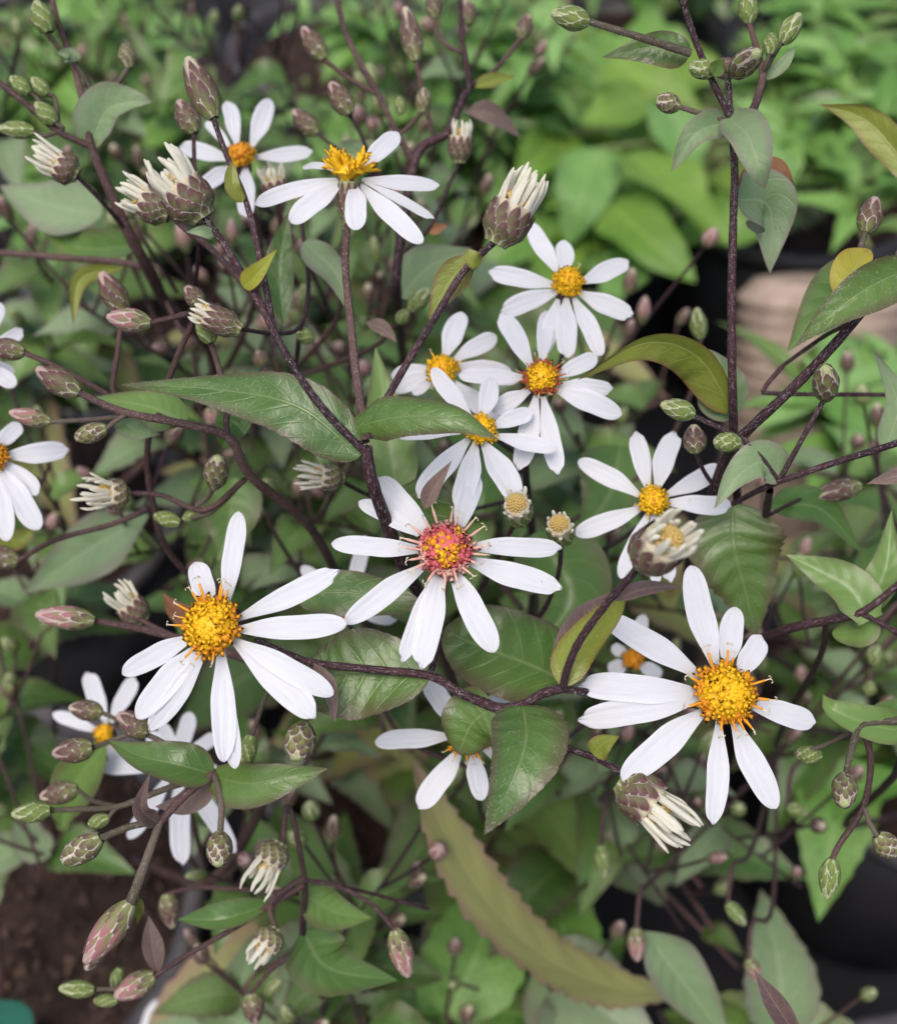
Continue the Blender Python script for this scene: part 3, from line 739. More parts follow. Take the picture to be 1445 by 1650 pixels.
for k in range(10):
    R = random.Random(1200 + k); x = R.uniform(-80, 260); y = R.uniform(-60, 330); d = R.uniform(420, 600)
    tip = P(x, y, d); pb = near(tip); base = pb + V((R.uniform(-.04, .04), R.uniform(-.04, .04), 0))
    bgshoot('dark_leafy_plant', 'dark leafy plant standing in shade behind the left buds', 'dark leafy plants', base, tip, 10, .055, ('leafm', 'fresh'), 500 + k, 3, 'ovate', .26, .1, .3, 1.2, .2)
# bright broad-leaved plant
bb = POTS['b2']; bo = thing('broad_leaved_plant', 'bright yellow green plant with large pointed overlapping leaves', 'plant', bb)
R = random.Random(31); BR = [(985, 95, 1130, 185, 50, 560), (1040, 150, 935, 200, 46, 540), (1010, 250, 1175, 395, 60, 505), (960, 240, 915, 395, 52, 510), (985, 330, 1120, 455, 50, 495), (900, 215, 830, 300, 44, 535), (1080, 175, 1120, 290, 50, 525)]
for k in range(44):
    x0 = R.uniform(840, 1200); y0 = R.uniform(0, 430); an = R.uniform(-.2, 3.3); ln = R.uniform(80, 150)
    BR.append((x0, y0, x0 + ln * math.cos(an), y0 + ln * abs(math.sin(an)) * .9 + 15, ln * R.uniform(.30, .40), 660 - y0 * .33 + R.uniform(-45, 25)))
for k, (x0, y0, x1, y1, w, d) in enumerate(BR):
    a = P(x0, y0, d); b = P(x1, y1, d - R.uniform(0, 30)); m = a.lerp(b, .5) + (CAM - a).normalized() * R.uniform(.004, .012)
    up = (V((R.uniform(-.4, .4), 0, 1)) + (CAM - a).normalized() * R.uniform(.2, 1)).normalized()
    vs, fs, uv = leaf_geo([a, m, b], up, PX(w, d), PX(w, d), 'heart', R.uniform(.15, .5), .09, 14, .09, 28, 4, k)
    part('leaf', vs, fs, MT[R.choice(('bright', 'bright', 'bright', 'fresh', 'feather'))], bo, uv, a)
    q = bb + V((.02 * math.sin(k * 2.4), .02 * math.cos(k * 2.4), 0))
    vs, fs, uv = tube([q, q.lerp(a, .5) + V((0, .004, .015)), a], .0012, .0007, 6, 10); part('stem', vs, fs, MT['c_green'], bo, uv, q)
# fresh green narrow-leaved plants at the right
NL = 'fresh green narrow leaved plant growing behind the right hand shoots'
for k, (x, y, d) in enumerate([(1300, 30, 560), (1380, 120, 520), (1330, 210, 500), (1430, 60, 560), (1280, 120, 560), (1420, 230, 480), (1240, 0, 600), (1350, -40, 600), (1460, 180, 520), (1440, 560, 420), (1420, 700, 400), (1290, 330, 470), (1400, 400, 450), (1460, 330, 470), (1320, 640, 390), (1260, 620, 400)]):
    tip = P(x, y, d); pb = near(tip); R = random.Random(k)
    bgshoot('narrow_leaved_plant', NL, 'narrow leaved plants', pb + V((R.uniform(-.03, .03), R.uniform(-.03, .03), 0)), tip, 22, .052, ('fresh', 'fresh', 'leafm', 'feather'), 700 + k, 0, 'lance', .13, 0, .2, 1.6, .4, .6, taper=.35, stemmat='c_green')
for k in range(24):
    R = random.Random(1500 + k); x = R.uniform(-.5, .55) if k < 12 else R.uniform(.05, .5); y = R.uniform(.8, 1.15) if k < 12 else R.uniform(.66, .9); base = V((x, y, 0))
    bgshoot('leafy_weed', 'leafy green plant on the far side of the pot rows', 'far leafy plants', base, base + V((R.uniform(-.03, .03), -.02, R.uniform(.15, .26))), 12, .075, ('fresh', 'leafm', 'feather'), 1700 + k, 0, 'ovate', .3, .1, .3, 1.5, .1)

# ================================================================= THE ASTER IN FOCUS
def sroot(key, label, dx=0, dy=0):
    return thing('aster_shoot', label, 'flower', POTS[key] + V((dx, dy, 0)), 'aster shoots in focus')
A = sroot('main', 'aster shoot with three forked purple stems, a pink centred flower and cream opening heads', 0, .01)
ab = WT[A.name]
stem(A, [ab, P(745, 1180, 300), P(728, 1100, 225), P(705, 1010, 196), P(655, 920, 177), P(622, 840, 168), P(598, 770, 163), P(590, 720, 161)], 1.5, 1.05, 'stem', 'stem', 6)
stem(A, [(588, 728, 161), (540, 680, 160), (500, 632, 160), (455, 560, 160), (420, 492, 160), (375, 415, 161), (345, 370, 163), (325, 346, 164)], .72, .62, hair=14)
stem(A, [(440, 528, 160.3), (430, 470, 161), (412, 385, 163), (395, 320, 165), (365, 250, 166), (343, 188, 166)], .58, .5, hair=12)
stem(A, [(588, 712, 161), (582, 660, 163), (572, 590, 165), (563, 500, 168), (557, 440, 171), (557, 400, 173), (560, 362, 175)], .66, .5, 'stemb', hair=10)
stem(A, [(594, 705, 160), (625, 640, 159), (665, 570, 158), (705, 505, 158), (745, 440, 158), (785, 400, 159), (802, 386, 160)], .68, .6, hair=14)
stem(A, [(692, 1089, 167), (703, 1050, 168), (712, 985, 168), (716, 940, 167)], .6, .5, hair=8)
stem(A, [(713, 1035, 202), (780, 940, 190), (815, 870, 180), (832, 838, 176)], .6, .45, 'stem')
stem(A, [(722, 1075, 215), (850, 1010, 195), (895, 940, 186), (905, 872, 181)], .6, .45, 'stem')
opening(A, 328, 352, 252, 250, 84, 164, 162, .52, 15, .18)
opening(A, 275, 345, 190, 300, 62, 178, 178, .5, 12, .2)
opening(A, 798, 392, 862, 272, 78, 160, 158, .52, 13, .12)
stem(A, [(430, 500, 170), (350, 410, 178), (300, 370, 179), (274, 344, 178)], .5, .45, 'stemb')
bud(A, 345, 190, 303, 93, 54, 'c', 166, label='purple bud with cream tip on a dark stem')
flower(A, 718, 886, 164, 50, (0, .42, 1), [(606, 768, 686, 851, 42), (578, 808, 672, 859, 30, .8), (534, 876, 678, 888, 33), (556, 1004, 678, 917, 37), (647, 1069, 703, 934, 30, 1.2), (679, 1080, 708, 928, 44),
    (797, 1051, 728, 925, 43), (907, 949, 755, 906, 41), (906, 884, 758, 881, 33, 0, 1), (766, 761, 744, 851, 38)], ('gold|orange', 'pink|orange|pink|gold', 'pink|pink|blush|pink|blush'), 46, 18, 1.0, (55, 40), 'white flower with pink and orange disc and curled styles', extra=1.1)
flower(A, 562, 284, 174, 31, (0.02, .96, .26), [(641, 213, 594, 272, 34, 3), (488, 269, 532, 272, 15, 5), (409, 328, 535, 293, 29), (468, 358, 547, 299, 37, -4), (575, 370, 574, 305, 36, -7), (681, 391, 591, 305, 33, -5), (701, 353, 600, 299, 17, 0), (709, 299, 594, 293, 28, 2)],
    ('gold', 'gold', 'gold'), 17, 4, 1.5, (70, 36), 'white flower seen from the side with upright orange florets', hdome=.35, lift=.25, extra=.8, stretch=2.3)
# two spent heads with dotted discs
for (x, y, w, d) in ((835, 821, 50, 174), (904, 854, 46, 179)):
    opening(A, x + 3, y + 16, x - 4, y - 14, w, d, d - 6, .85, 9, .5, True, 'b_green')
leaf(A, [(580, 735, 161), (480, 655, 161), (350, 628, 165), (195, 620, 168)], 52, 46, 'leaf', 'ovate', fold=.25, roll=(14, -25), wav=.05, teeth=.03, nt=30, nu=44, curl=.2, hairs=260)
leaf(A, [(572, 688, 161), (640, 672, 156), (730, 675, 153), (803, 708, 153)], 40, 34, 'leaf', 'clasp', fold=.1, roll=(-5, 18), wav=.06, nu=40, curl=.45, teeth=.03, nt=24, hairs=200)
leaf(A, [(640, 800, 178), (625, 690, 180), (605, 560, 184)], 44, 40, 'leafm', 'ovate', fold=.2)
leaf(A, [(640, 790, 174), (700, 850, 176), (690, 950, 178)], 50, 50, 'leaf', 'ovate', fold=.2)
leaf(A, [(684, 820, 158), (697, 790, 157), (728, 742, 156)], 15, 13, 'purple', 'lance', fold=.5)
leaf(A, [(392, 462, 160), (415, 440, 158), (446, 402, 157)], 18, 15, 'yellow', 'ovate', fold=.2)
leaf(A, [(392, 325, 164), (376, 300, 163), (374, 262, 163)], 14, 12, 'olive', 'round', fold=.3)
leaf(A, [(768, 410, 159), (725, 450, 160), (690, 515, 161)], 30, 24, 'olive', 'lance', fold=.15)
leaf(A, [(772, 428, 157), (762, 418, 156), (752, 402, 156)], 14, 14, 'olive', 'round', fold=.3, nu=12)
leaf(A, [(345, 378, 163), (325, 372, 162), (300, 374, 162)], 12, 9, 'grey', 'ovate', fold=.4, nu=12)
leaf(A, [(478, 960, 176), (560, 955, 174), (680, 975, 172)], 36, 40, 'leaf', 'round', fold=.2)

B = sroot('main', 'aster shoot with dark horizontal hairy stem, round clasping leaves and two large golden flowers', .02, -.02)
bbp = WT[B.name]
stem(B, [bbp, P(765, 1260, 300), P(768, 1190, 215), P(770, 1150, 176), P(776, 1131, 165)], 1.4, .95, 'stem', 'stem')
stem(B, [(776, 1131, 165), (740, 1116, 165.5), (692, 1089, 167), (590, 1078, 167), (505, 1068, 167), (450, 1048, 168), (412, 1030, 169)], .9, .6, hair=16)
stem(B, [(776, 1131, 165), (805, 1141, 163), (840, 1137, 162), (875, 1117, 161), (912, 1108, 160)], .95, .8, hair=16)
stem(B, [(906, 1111, 160), (915, 1075, 158), (935, 1030, 155), (975, 975, 151), (1010, 935, 148), (1036, 903, 146)], .72, .62, hair=14)
stem(B, [(905, 1110, 160), (950, 1116, 164), (1010, 1128, 170), (1080, 1135, 174), (1128, 1138, 174)], .72, .5, hair=12)
stem(B, [(842, 1138, 162), (858, 1172, 160), (900, 1200, 160), (960, 1222, 161), (1006, 1247, 163)], .66, .58, hair=14)
flower(B, 343, 1008, 163, 53, (-.32, .22, 1), [(385, 824, 375, 967, 35), (314, 906, 344, 970, 40), (549, 918, 403, 992, 38, 0, 2), (559, 1005, 399, 1017, 40), (537, 1120, 403, 1045, 38, 1.2), (509, 1158, 392, 1042, 48), (361, 1228, 362, 1056, 40),
    (379, 1239, 367, 1065, 34, 1.2), (240, 1178, 333, 1054, 37, 1.2), (220, 1157, 320, 1048, 46), (197, 1086, 308, 1031, 37)], ('gold', 'gold', 'orange'), 46, 11, 1.0, (60, 40), 'large white flower with domed golden disc above the left buds', longdir=(150, 165, 180, 125, 110, 75, 70, 235, 255, 285, 60))
flower(B, 1168, 1118, 163, 54, (.12, .28, 1), [(1112, 911, 1148, 1068, 46), (1185, 978, 1168, 1065, 40), (1228, 1024, 1195, 1080, 40, 0, 1), (1314, 1166, 1216, 1142, 40), (1250, 1303, 1183, 1172, 44), (1148, 1330, 1151, 1178, 36), (1002, 1258, 1124, 1154, 48),
    (929, 1160, 1115, 1128, 44, 1.2), (929, 1104, 1115, 1116, 48), (968, 992, 1115, 1080, 44)], ('gold', 'gold', 'orange'), 46, 12, 1.0, (60, 40), 'large white flower with domed golden disc beside the fading cream head', longdir=(85, 75, 20, 350, 290, 275, 255, 115, 160, 200, 300, 335))
opening(B, 1000, 1255, 1118, 1352, 84, 163, 160, .45, 13, .16)
opening(B, 1034, 905, 1100, 848, 86, 146, 138, .6, 13, .22)
leaf(B, [(692, 1086, 167.5), (600, 1082, 169), (530, 1084, 170), (495, 1075, 171)], 76, 68, 'leaf', 'round', fold=.12, wav=.08, teeth=.04, nt=16, nu=36, hairs=260)
leaf(B, [(925, 1105, 162), (850, 1070, 172), (770, 1040, 177), (715, 1015, 180)], 70, 78, 'leaf', 'round', fold=.15, wav=.08, nu=36)
leaf(B, [(905, 1105, 160), (930, 1050, 160), (985, 985, 156), (1012, 945, 153)], 34, 30, 'olive', 'ovate', fold=.15, teeth=.03, nt=18, hairs=120)
leaf(B, [(798, 1138, 164), (760, 1165, 166), (738, 1215, 168)], 58, 54, 'leaf', 'round', fold=.1, curl=.3)
leaf(B, [(842, 1138, 161), (846, 1195, 154), (822, 1265, 151), (780, 1345, 152)], 66, 56, 'leaf', 'ovate', fold=.22, wav=.05, teeth=.03, nt=26, nu=44, roll=(0, 8), hairs=320)
leaf(B, [(955, 1215, 160), (972, 1198, 159), (998, 1186, 158)], 18, 22, 'olive', 'ovate', fold=.3)
leaf(B, [(990, 968, 152), (1035, 950, 151), (1098, 945, 150)], 14, 12, 'purple', 'lance', fold=.5)
leaf(B, [(505, 1068, 166), (530, 1110, 164), (540, 1165, 164)], 14, 12, 'purple', 'lance', fold=.4)
leaf(B, [(905, 1095, 163), (960, 1000, 170), (990, 955, 174)], 40, 20, 'purple', 'ovate', fold=.3)

stem(B, [(505, 1069, 167), (500, 1115, 170), (490, 1172, 172)], .45, .4, 'stalk'); bud(B, 490, 1168, 477, 1224, 56, 'n', 172, 168, True, 'round pinkish netted bud hanging below the golden flower')
stem(B, [(470, 1056, 168), (430, 1120, 176), (405, 1188, 180)], .4, .36, 'stalk'); bud(B, 405, 1184, 394, 1234, 34, 'g', 180)
C = sroot('main', 'aster shoot carrying the cluster of four white flowers under the broad bright leaves', .03, .02)
cb = WT[C.name]
stem(C, [cb, P(850, 1080, 300), P(860, 920, 235), P(850, 800, 212), P(845, 740, 203)], 1.4, .8, 'stem', 'stem')
stem(C, [(845, 740, 203), (880, 660, 201), (908, 560, 200), (916, 490, 195)], .6, .45)
stem(C, [(845, 740, 203), (790, 700, 199), (735, 650, 198), (715, 615, 196)], .6, .45)
stem(C, [(845, 740, 203), (862, 690, 197), (870, 640, 190)], .6, .45)
stem(C, [(845, 760, 204), (800, 750, 194), (775, 715, 186)], .6, .45)
stem(C, [(858, 900, 232), (960, 890, 210), (1040, 840, 196), (1052, 825, 190)], .6, .45)
flower(C, 915, 458, 186, 27, (.05, .5, 1), [(853, 359, 896, 439, 30), (908, 387, 908, 436, 30), (1013, 420, 940, 456, 33), (1021, 509, 937, 477, 33, 0, 2), (969, 573, 928, 491, 30), (914, 578, 911, 491, 35), (873, 573, 890, 494, 30, 2), (806, 503, 893, 474, 33), (786, 437, 888, 461, 31)],
    ('orange', 'gold', 'gold'), 30, 3, 1.5, (45, 30), 'white flower with small orange disc above the three clustered ones', longdir=(60, 230, 300), hdome=.9)
flower(C, 872, 610, 178, 32, (0, .38, 1), [(806, 503, 850, 587, 34), (963, 573, 902, 608, 30), (988, 627, 914, 624, 27), (1001, 669, 899, 634, 36), (899, 766, 876, 654, 32), (835, 759, 859, 651, 35), (792, 663, 844, 640, 30, 1), (739, 605, 841, 608, 27), (880, 500, 872, 580, 28, 2)],
    ('gold', 'gold', 'rust'), 36, 12, 1.5, (45, 30), 'white flower with rusty red ring round its golden disc', extra=.9)
flower(C, 713, 597, 186, 27, (-.08, .42, 1), [(745, 503, 716, 570, 36), (800, 541, 739, 573, 31), (824, 600, 741, 584, 32, 1), (838, 612, 739, 603, 26, -1), (806, 688, 736, 622, 32), (629, 628, 687, 608, 30), (630, 606, 687, 590, 24, 1), (664, 634, 693, 619, 20)],
    ('orange', 'gold', 'gold'), 30, 4, 1.5, (45, 30), 'white flower with flat orange disc beside the right forked stem', longdir=(120, 290, 250, 20), hdome=.8)
flower(C, 775, 692, 172, 28, (0, .45, 1), [(696, 593, 754, 669, 30, -1), (792, 608, 777, 669, 33), (858, 663, 800, 686, 30), (896, 724, 803, 706, 27), (835, 808, 777, 721, 42), (740, 820, 762, 724, 38), (672, 802, 745, 715, 38), (637, 702, 722, 701, 22)],
    ('gold', 'gold', 'gold'), 30, 3, 1.5, (45, 30), 'white flower half hidden under a curled green leaf', longdir=(200, 250, 320))
flower(C, 1052, 808, 180, 26, (0, .3, 1), [(931, 742, 1025, 798, 32), (1024, 694, 1042, 784, 31), (1087, 694, 1059, 784, 37, 0, 2), (1166, 750, 1080, 794, 32), (1180, 815, 1078, 810, 32), (925, 860, 1027, 822, 32), (999, 932, 1040, 835, 28), (1057, 942, 1050, 840, 25), (1080, 940, 1058, 840, 27)],
    ('orange', 'gold', 'gold'), 30, 3, 1.0, (45, 30), 'white flower with small orange disc behind the spent head', longdir=(100, 200, 250), hdome=.8)
leaf(C, [(700, 1000, 185), (640, 960, 190), (560, 1000, 195)], 40, 40, 'leafm', 'ovate')
leaf(C, [(1000, 720, 230), (980, 800, 225), (930, 860, 222)], 60, 60, 'leafm', 'ovate', teeth=.1)
leaf(C, [(860, 860, 210), (920, 960, 205), (850, 1060, 205)], 70, 70, 'leafm', 'ovate')

stem(C, [(850, 800, 212), (700, 830, 205), (600, 800, 190), (545, 772, 184)], .5, .42, 'stem'); opening(C, 552, 772, 478, 764, 46, 184, 181, .5, 8, .25, False, 'b_net')
bud(C, 1128, 546, 1122, 496, 32, 'G', 215); stem(C, [(1128, 545, 215), (1110, 640, 220), (1040, 760, 225), (870, 870, 228)], .45, .5, 'stemb')
L = sroot('main', 'aster shoot of pinkish purple buds on a long reddish stem under the pointed leaf', -.03, .0)
lb = WT[L.name]
stem(L, [lb, P(620, 1080, 290), P(560, 960, 235), P(500, 850, 197), P(405, 768, 181), P(370, 706, 176), P(300, 684, 174), P(200, 664, 173), P(125, 632, 171)], 1.0, .5, 'stemb', 'stem', 5)
stem(L, [(215, 668, 173.2), (160, 675, 176), (80, 680, 179)], .4, .35, 'stalk'); bud(L, 82, 680, 16, 664, 33, 'k', 179)
stem(L, [(205, 666, 173), (188, 678, 173), (170, 692, 174)], .4, .35, 'stalk'); bud(L, 172, 690, 122, 706, 36, 'n', 174)
bud(L, 128, 633, 60, 594, 48, 'p', 171, label='purple bud with pale netted bracts at the end of a reddish stem')
stem(L, [(366, 702, 176), (363, 640, 177), (352, 590, 177), (338, 548, 176)], .5, .42, 'stemb'); bud(L, 340, 552, 326, 505, 38, 'G', 175)
stem(L, [(240, 521, 176), (275, 513, 177), (312, 509, 178), (288, 570, 182), (255, 660, 187), (238, 720, 191), (245, 800, 196), (280, 900, 205), (400, 1000, 230)], .4, .6, 'stemb')
bud(L, 243, 521, 173, 510, 42, 'k', 176); bud(L, 325, 492, 300, 462, 36, 'p', 178)
stem(L, [(198, 500, 185), (190, 570, 186), (185, 636, 186), (240, 662, 180), (280, 680, 175)], .42, .42, 'stemb'); bud(L, 202, 505, 163, 438, 46, 'p', 185, 183)
stem(L, [(200, 795, 185), (260, 798, 186), (330, 822, 186), (392, 775, 182)], .4, .45, 'stemb'); opening(L, 205, 797, 125, 793, 54, 185, 180, .4, 11, .35, False, 'b_net')
stem(L, [(345, 784, 181), (335, 802, 184), (318, 815, 186)], .38, .38, 'stalk'); bud(L, 346, 784, 352, 736, 44, 'n', 181, 176)
stem(L, [(308, 835, 187), (345, 822, 186), (395, 772, 182)], .38, .4, 'stalk'); bud(L, 290, 843, 249, 830, 30, 'g', 188); bud(L, 325, 825, 295, 836, 24, 'g', 188)
stem(L, [(150, 1000, 181), (230, 1014, 183), (330, 1040, 187), (430, 1070, 192), (560, 1090, 235)], .5, .8, 'stemb'); bud(L, 152, 1000, 58, 990, 44, 'k', 180, 179, True)
stem(L, [(220, 995, 192), (270, 1020, 192), (330, 1042, 190)], .4, .4, 'stemb'); opening(L, 232, 1000, 178, 942, 52, 194, 192, .5, 9, .3, False)
bud(L, 255, 455, 238, 422, 34, 'p', 215); stem(L, [(255, 455, 215), (275, 500, 214), (300, 540, 205), (312, 512, 180)], .4, .4, 'stemb')
leaf(L, [(300, 680, 176), (240, 655, 179), (150, 640, 182)], 36, 30, 'leafm', 'ovate', fold=.3)
leaf(L, [(190, 664, 175), (215, 692, 176), (260, 700, 178)], 20, 20, 'grey', 'ovate')
leaf(L, [(375, 770, 215), (370, 840, 212), (350, 905, 210)], 48, 44, 'leafm', 'ovate', fold=.2)
leaf(L, [(395, 700, 180), (375, 680, 180), (360, 720, 182)], 26, 26, 'leafm', 'round')
leaf(L, [(240, 830, 235), (150, 880, 240), (40, 955, 245)], 55, 45, 'grey', 'lance')
leaf(L, [(200, 430, 205), (130, 450, 203), (118, 525, 202)], 16, 13, 'olive', 'lance', fold=.5)
leaf(L, [(330, 1010, 195), (285, 985, 193), (262, 955, 192)], 18, 18, 'dry', 'ovate')
for (x0, y0, x1, y1, w, s) in ((345, 655, 340, 685, 32, 'k'), (425, 822, 395, 838, 30, 'k'), (330, 905, 300, 925, 30, 'p'), (215, 350, 200, 330, 30, 'k'), (425, 590, 415, 565, 30, 'p')):
    bud(L, x0, y0, x1, y1, w, s, 225); stem(L, [(x0, y0, 225), (x0 + 25, y0 + 50, 228), (x0 + 70, y0 + 120, 240)], .4, .45, 'stemb')

D = sroot('left', 'drooping aster shoot with netted green and pink buds over the brown soil', .04, .02)
db = WT[D.name]
stem(D, [db, P(330, 1420, 270), P(420, 1300, 205), P(395, 1258, 184), P(345, 1246, 176)], 1.2, .7, 'stemb', 'stem')
stem(D, [(345, 1246, 176), (300, 1280, 174), (258, 1325, 172)], .62, .6, 'stemb', hair=6)
stem(D, [(258, 1325, 172), (235, 1390, 171), (210, 1458, 170)], .55, .85, 'stalk', hair=6)
stem(D, [(258, 1323, 172), (210, 1332, 171), (160, 1352, 170)], .5, .52, 'stalk', hair=10)
stem(D, [(345, 1246, 176), (265, 1272, 177), (190, 1300, 178), (120, 1304, 179), (78, 1306, 179)], .5, .4, 'stalk')
stem(D, [(200, 1297, 178), (185, 1305, 178), (174, 1320, 178)], .35, .3, 'stalk'); bud(D, 176, 1318, 143, 1328, 27, 'g', 178)
stem(D, [(346, 1248, 176), (357, 1290, 172), (355, 1347, 170)], .5, .45, 'stalk', hair=10)
stem(D, [(346, 1246, 176), (290, 1212, 179), (230, 1182, 182), (190, 1190, 184), (148, 1206, 185)], .45, .38, 'stalk')
bud(D, 163, 1350, 101, 1388, 50, 'n', 170, label='netted green and pink bud hanging over brown soil'); bud(D, 355, 1343, 352, 1395, 46, 'n', 170, 166, True, 'round netted green bud hanging from a short stalk')
bud(D, 212, 1455, 138, 1550, 56, 'k', 170, label='large pink bud with cream tip on a thick stalk'); bud(D, 168, 1510, 140, 1562, 40, 'c', 186)
bud(D, 82, 1305, 20, 1312, 38, 'G', 178); bud(D, 125, 1272, 66, 1284, 42, 'c', 196); stem(D, [(125, 1272, 196), (150, 1290, 188), (190, 1300, 178)], .35, .35, 'stalk')
bud(D, 150, 1205, 86, 1214, 46, 'p', 184); bud(D, 238, 1182, 190, 1150, 46, 'p', 181); bud(D, 165, 1148, 112, 1140, 38, 'c', 190); stem(D, [(165, 1148, 190), (200, 1165, 186), (230, 1182, 182)], .35, .35, 'stalk')
leaf(D, [(345, 1248, 176), (285, 1232, 174), (225, 1218, 176), (172, 1192, 180)], 34, 36, 'leaf', 'ovate', fold=.3, roll=-12)
leaf(D, [(348, 1252, 176), (400, 1262, 171), (460, 1252, 170), (528, 1238, 171)], 34, 42, 'leaf', 'clasp', fold=.3, roll=-10)
leaf(D, [(252, 1326, 171), (228, 1300, 168), (242, 1246, 167)], 16, 14, 'purple', 'ovate', fold=.5)
leaf(D, [(345, 1250, 178), (300, 1290, 180), (250, 1300, 182)], 26, 18, 'purple', 'ovate')
leaf(D, [(212, 1445, 172), (224, 1460, 173), (222, 1490, 174)], 9, 9, 'olive', 'lance', nu=10)
leaf(D, [(170, 1200, 205), (110, 1280, 215), (100, 1340, 220)], 40, 36, 'leafm', 'ovate')
flower(D, 168, 1182, 212, 17, (-.2, .3, 1), [(140, 1082, 175, 1158, 30), (85, 1150, 158, 1178, 22), (114, 1250, 162, 1205, 24), (219, 1090, 185, 1155, 28), (200, 1245, 178, 1205, 26)], ('orange', 'gold', 'orange'), 18, 2, 1, (30, 22), 'small blurred white flower among the pinkish buds')
flower(D, 288, 1232, 208, 20, (0, .3, 1), [(239, 1180, 274, 1222, 26), (307, 1147, 289, 1217, 28), (349, 1183, 305, 1217, 24), (352, 1240, 311, 1235, 20), (294, 1395, 289, 1250, 34), (381, 1376, 300, 1250, 30), (207, 1352, 272, 1250, 27), (160, 1236, 262, 1236, 28), (262, 1165, 280, 1215, 24)], ('orange', 'gold', 'orange'), 18, 2, 1, (30, 22), 'white flower behind the leaf pair above the drooping buds')
stem(D, [(170, 1200, 217), (250, 1300, 228), (330, 1420, 262)], .5, .6, 'stemb'); stem(D, [(289, 1250, 213), (310, 1320, 230), (335, 1420, 265)], .5, .6, 'stemb')

J = sroot('front', 'low aster shoot with pale half open buds nodding over the front pot', -.03, .02)
jb = WT[J.name]
stem(J, [jb, P(520, 1640, 260), P(490, 1540, 205), P(492, 1420, 192)], 1.1, .6, 'stem', 'stem')
stem(J, [(492, 1420, 192), (475, 1330, 188), (462, 1300, 187), (456, 1362, 185)], .45, .4, 'stemb'); opening(J, 452, 1358, 404, 1440, 56, 185, 182, .42, 11, .15, False, 'b_net')
stem(J, [(492, 1410, 192), (440, 1450, 189), (437, 1475, 188), (447, 1502, 187)], .45, .4, 'stemb'); opening(J, 446, 1498, 406, 1556, 52, 187, 184, .5, 10, .12, False, 'b_net')
stem(J, [(490, 1425, 192), (430, 1462, 191), (370, 1500, 190), (300, 1540, 190), (245, 1577, 190)], .5, .4, 'stemb'); bud(J, 250, 1572, 186, 1606, 46, 'k', 190)
stem(J, [(492, 1418, 192), (545, 1428, 190), (600, 1458, 188), (638, 1502, 186)], .5, .42, 'stem'); bud(J, 636, 1498, 658, 1574, 44, 'k', 185)
stem(J, [(545, 1428, 190), (600, 1440, 195), (690, 1465, 200)], .4, .4, 'stem')
stem(J, [(250, 1577, 192), (200, 1592, 194), (150, 1594, 195)], .35, .35, 'stalk'); bud(J, 152, 1595, 96, 1592, 32, 'G', 194); bud(J, 190, 1612, 152, 1612, 24, 'g', 196); bud(J, 195, 1560, 182, 1590, 24, 'g', 200)
bud(J, 270, 1440, 278, 1495, 38, 'c', 215); stem(J, [(270, 1440, 215), (330, 1430, 212), (480, 1440, 200)], .4, .45, 'stemb')
bud(J, 405, 1600, 412, 1650, 40, 'p', 205); stem(J, [(405, 1600, 205), (440, 1560, 205), (488, 1530, 205)], .4, .45, 'stemb')
leaf(J, [(440, 1455, 192), (360, 1480, 188), (285, 1482, 190)], 18, 26, 'leafm', 'lance', fold=.4)
leaf(J, [(255, 1570, 191), (245, 1520, 190), (240, 1475, 190)], 16, 18, 'purple', 'lance')
leaf(J, [(488, 1500, 198), (530, 1560, 200), (640, 1580, 204)], 50, 50, 'leafm', 'ovate', teeth=.06)
leaf(J, [(490, 1440, 196), (540, 1470, 198), (600, 1480, 200)], 30, 34, 'leafm', 'ovate')
# broad toothed leaf curving down from behind
leaf(J, [(1085, 1602, 262), (985, 1590, 254), (885, 1547, 243), (790, 1460, 232), (718, 1345, 225), (664, 1222, 220)], 44, 42, 'broad', 'strap', fold=.25, teeth=.24, nt=19, nu=85, roll=-14, wav=.05)
stem(J, [jb, P(900, 1900, 330), P(1080, 1720, 290), P(1060, 1625, 262)], 1.2, .8, 'stem')
leaf(J, [(860, 1560, 285), (960, 1620, 278), (1080, 1720, 270)], 80, 90, 'grey', 'ovate', teeth=.05, nt=12)

E = sroot('right', 'tall upright aster shoot with round netted green buds and drooping leaves at its top', -.03, .03)
eb = WT[E.name]
stem(E, [eb, P(1195, 1000, 270), P(1188, 820, 200), P(1181, 680, 178), P(1178, 500, 171), P(1181, 350, 169), P(1183, 270, 168), P(1176, 180, 167), P(1172, 122, 166)], 1.05, .55, 'stem', 'stem', 5)
stem(E, [(1177, 190, 167), (1148, 132, 167), (1118, 60, 166), (1098, 0, 165), (1080, -40, 164)], .62, .58, hair=6)
stem(E, [(1112, 86, 166), (1030, 60, 165), (943, 33, 165)], .6, .45, 'stalk', hair=12); bud(E, 948, 36, 888, 21, 42, 'G', 165, label='oval green bud lying at the end of a grey hairy stalk')
stem(E, [(1100, 10, 165), (1108, -10, 165), (1120, -40, 164)], .6, .5)
bud(E, 1180, 118, 1222, 84, 44, 'n', 166, 158, True, 'round netted green bud topping the tall purple stem'); stem(E, [(1172, 124, 166), (1178, 118, 166), (1184, 112, 166)], .5, .5)
stem(E, [(1172, 124, 166), (1160, 122, 166), (1148, 114, 166)], .42, .4, 'stalk'); bud(E, 1150, 116, 1110, 107, 35, 'g', 166); bud(E, 1180, 112, 1158, 98, 30, 'p', 172)
stem(E, [(1178, 198, 167), (1125, 182, 168), (1090, 171, 169)], .42, .36, 'stalk'); bud(E, 1094, 172, 1057, 160, 36, 'n', 169)
stem(E, [(1182, 205, 168), (1208, 185, 170), (1222, 150, 171), (1227, 112, 171), (1206, 36, 171)], .7, .42, 'stemb'); bud(E, 1206, 38, 1202, -16, 36, 'G', 171)
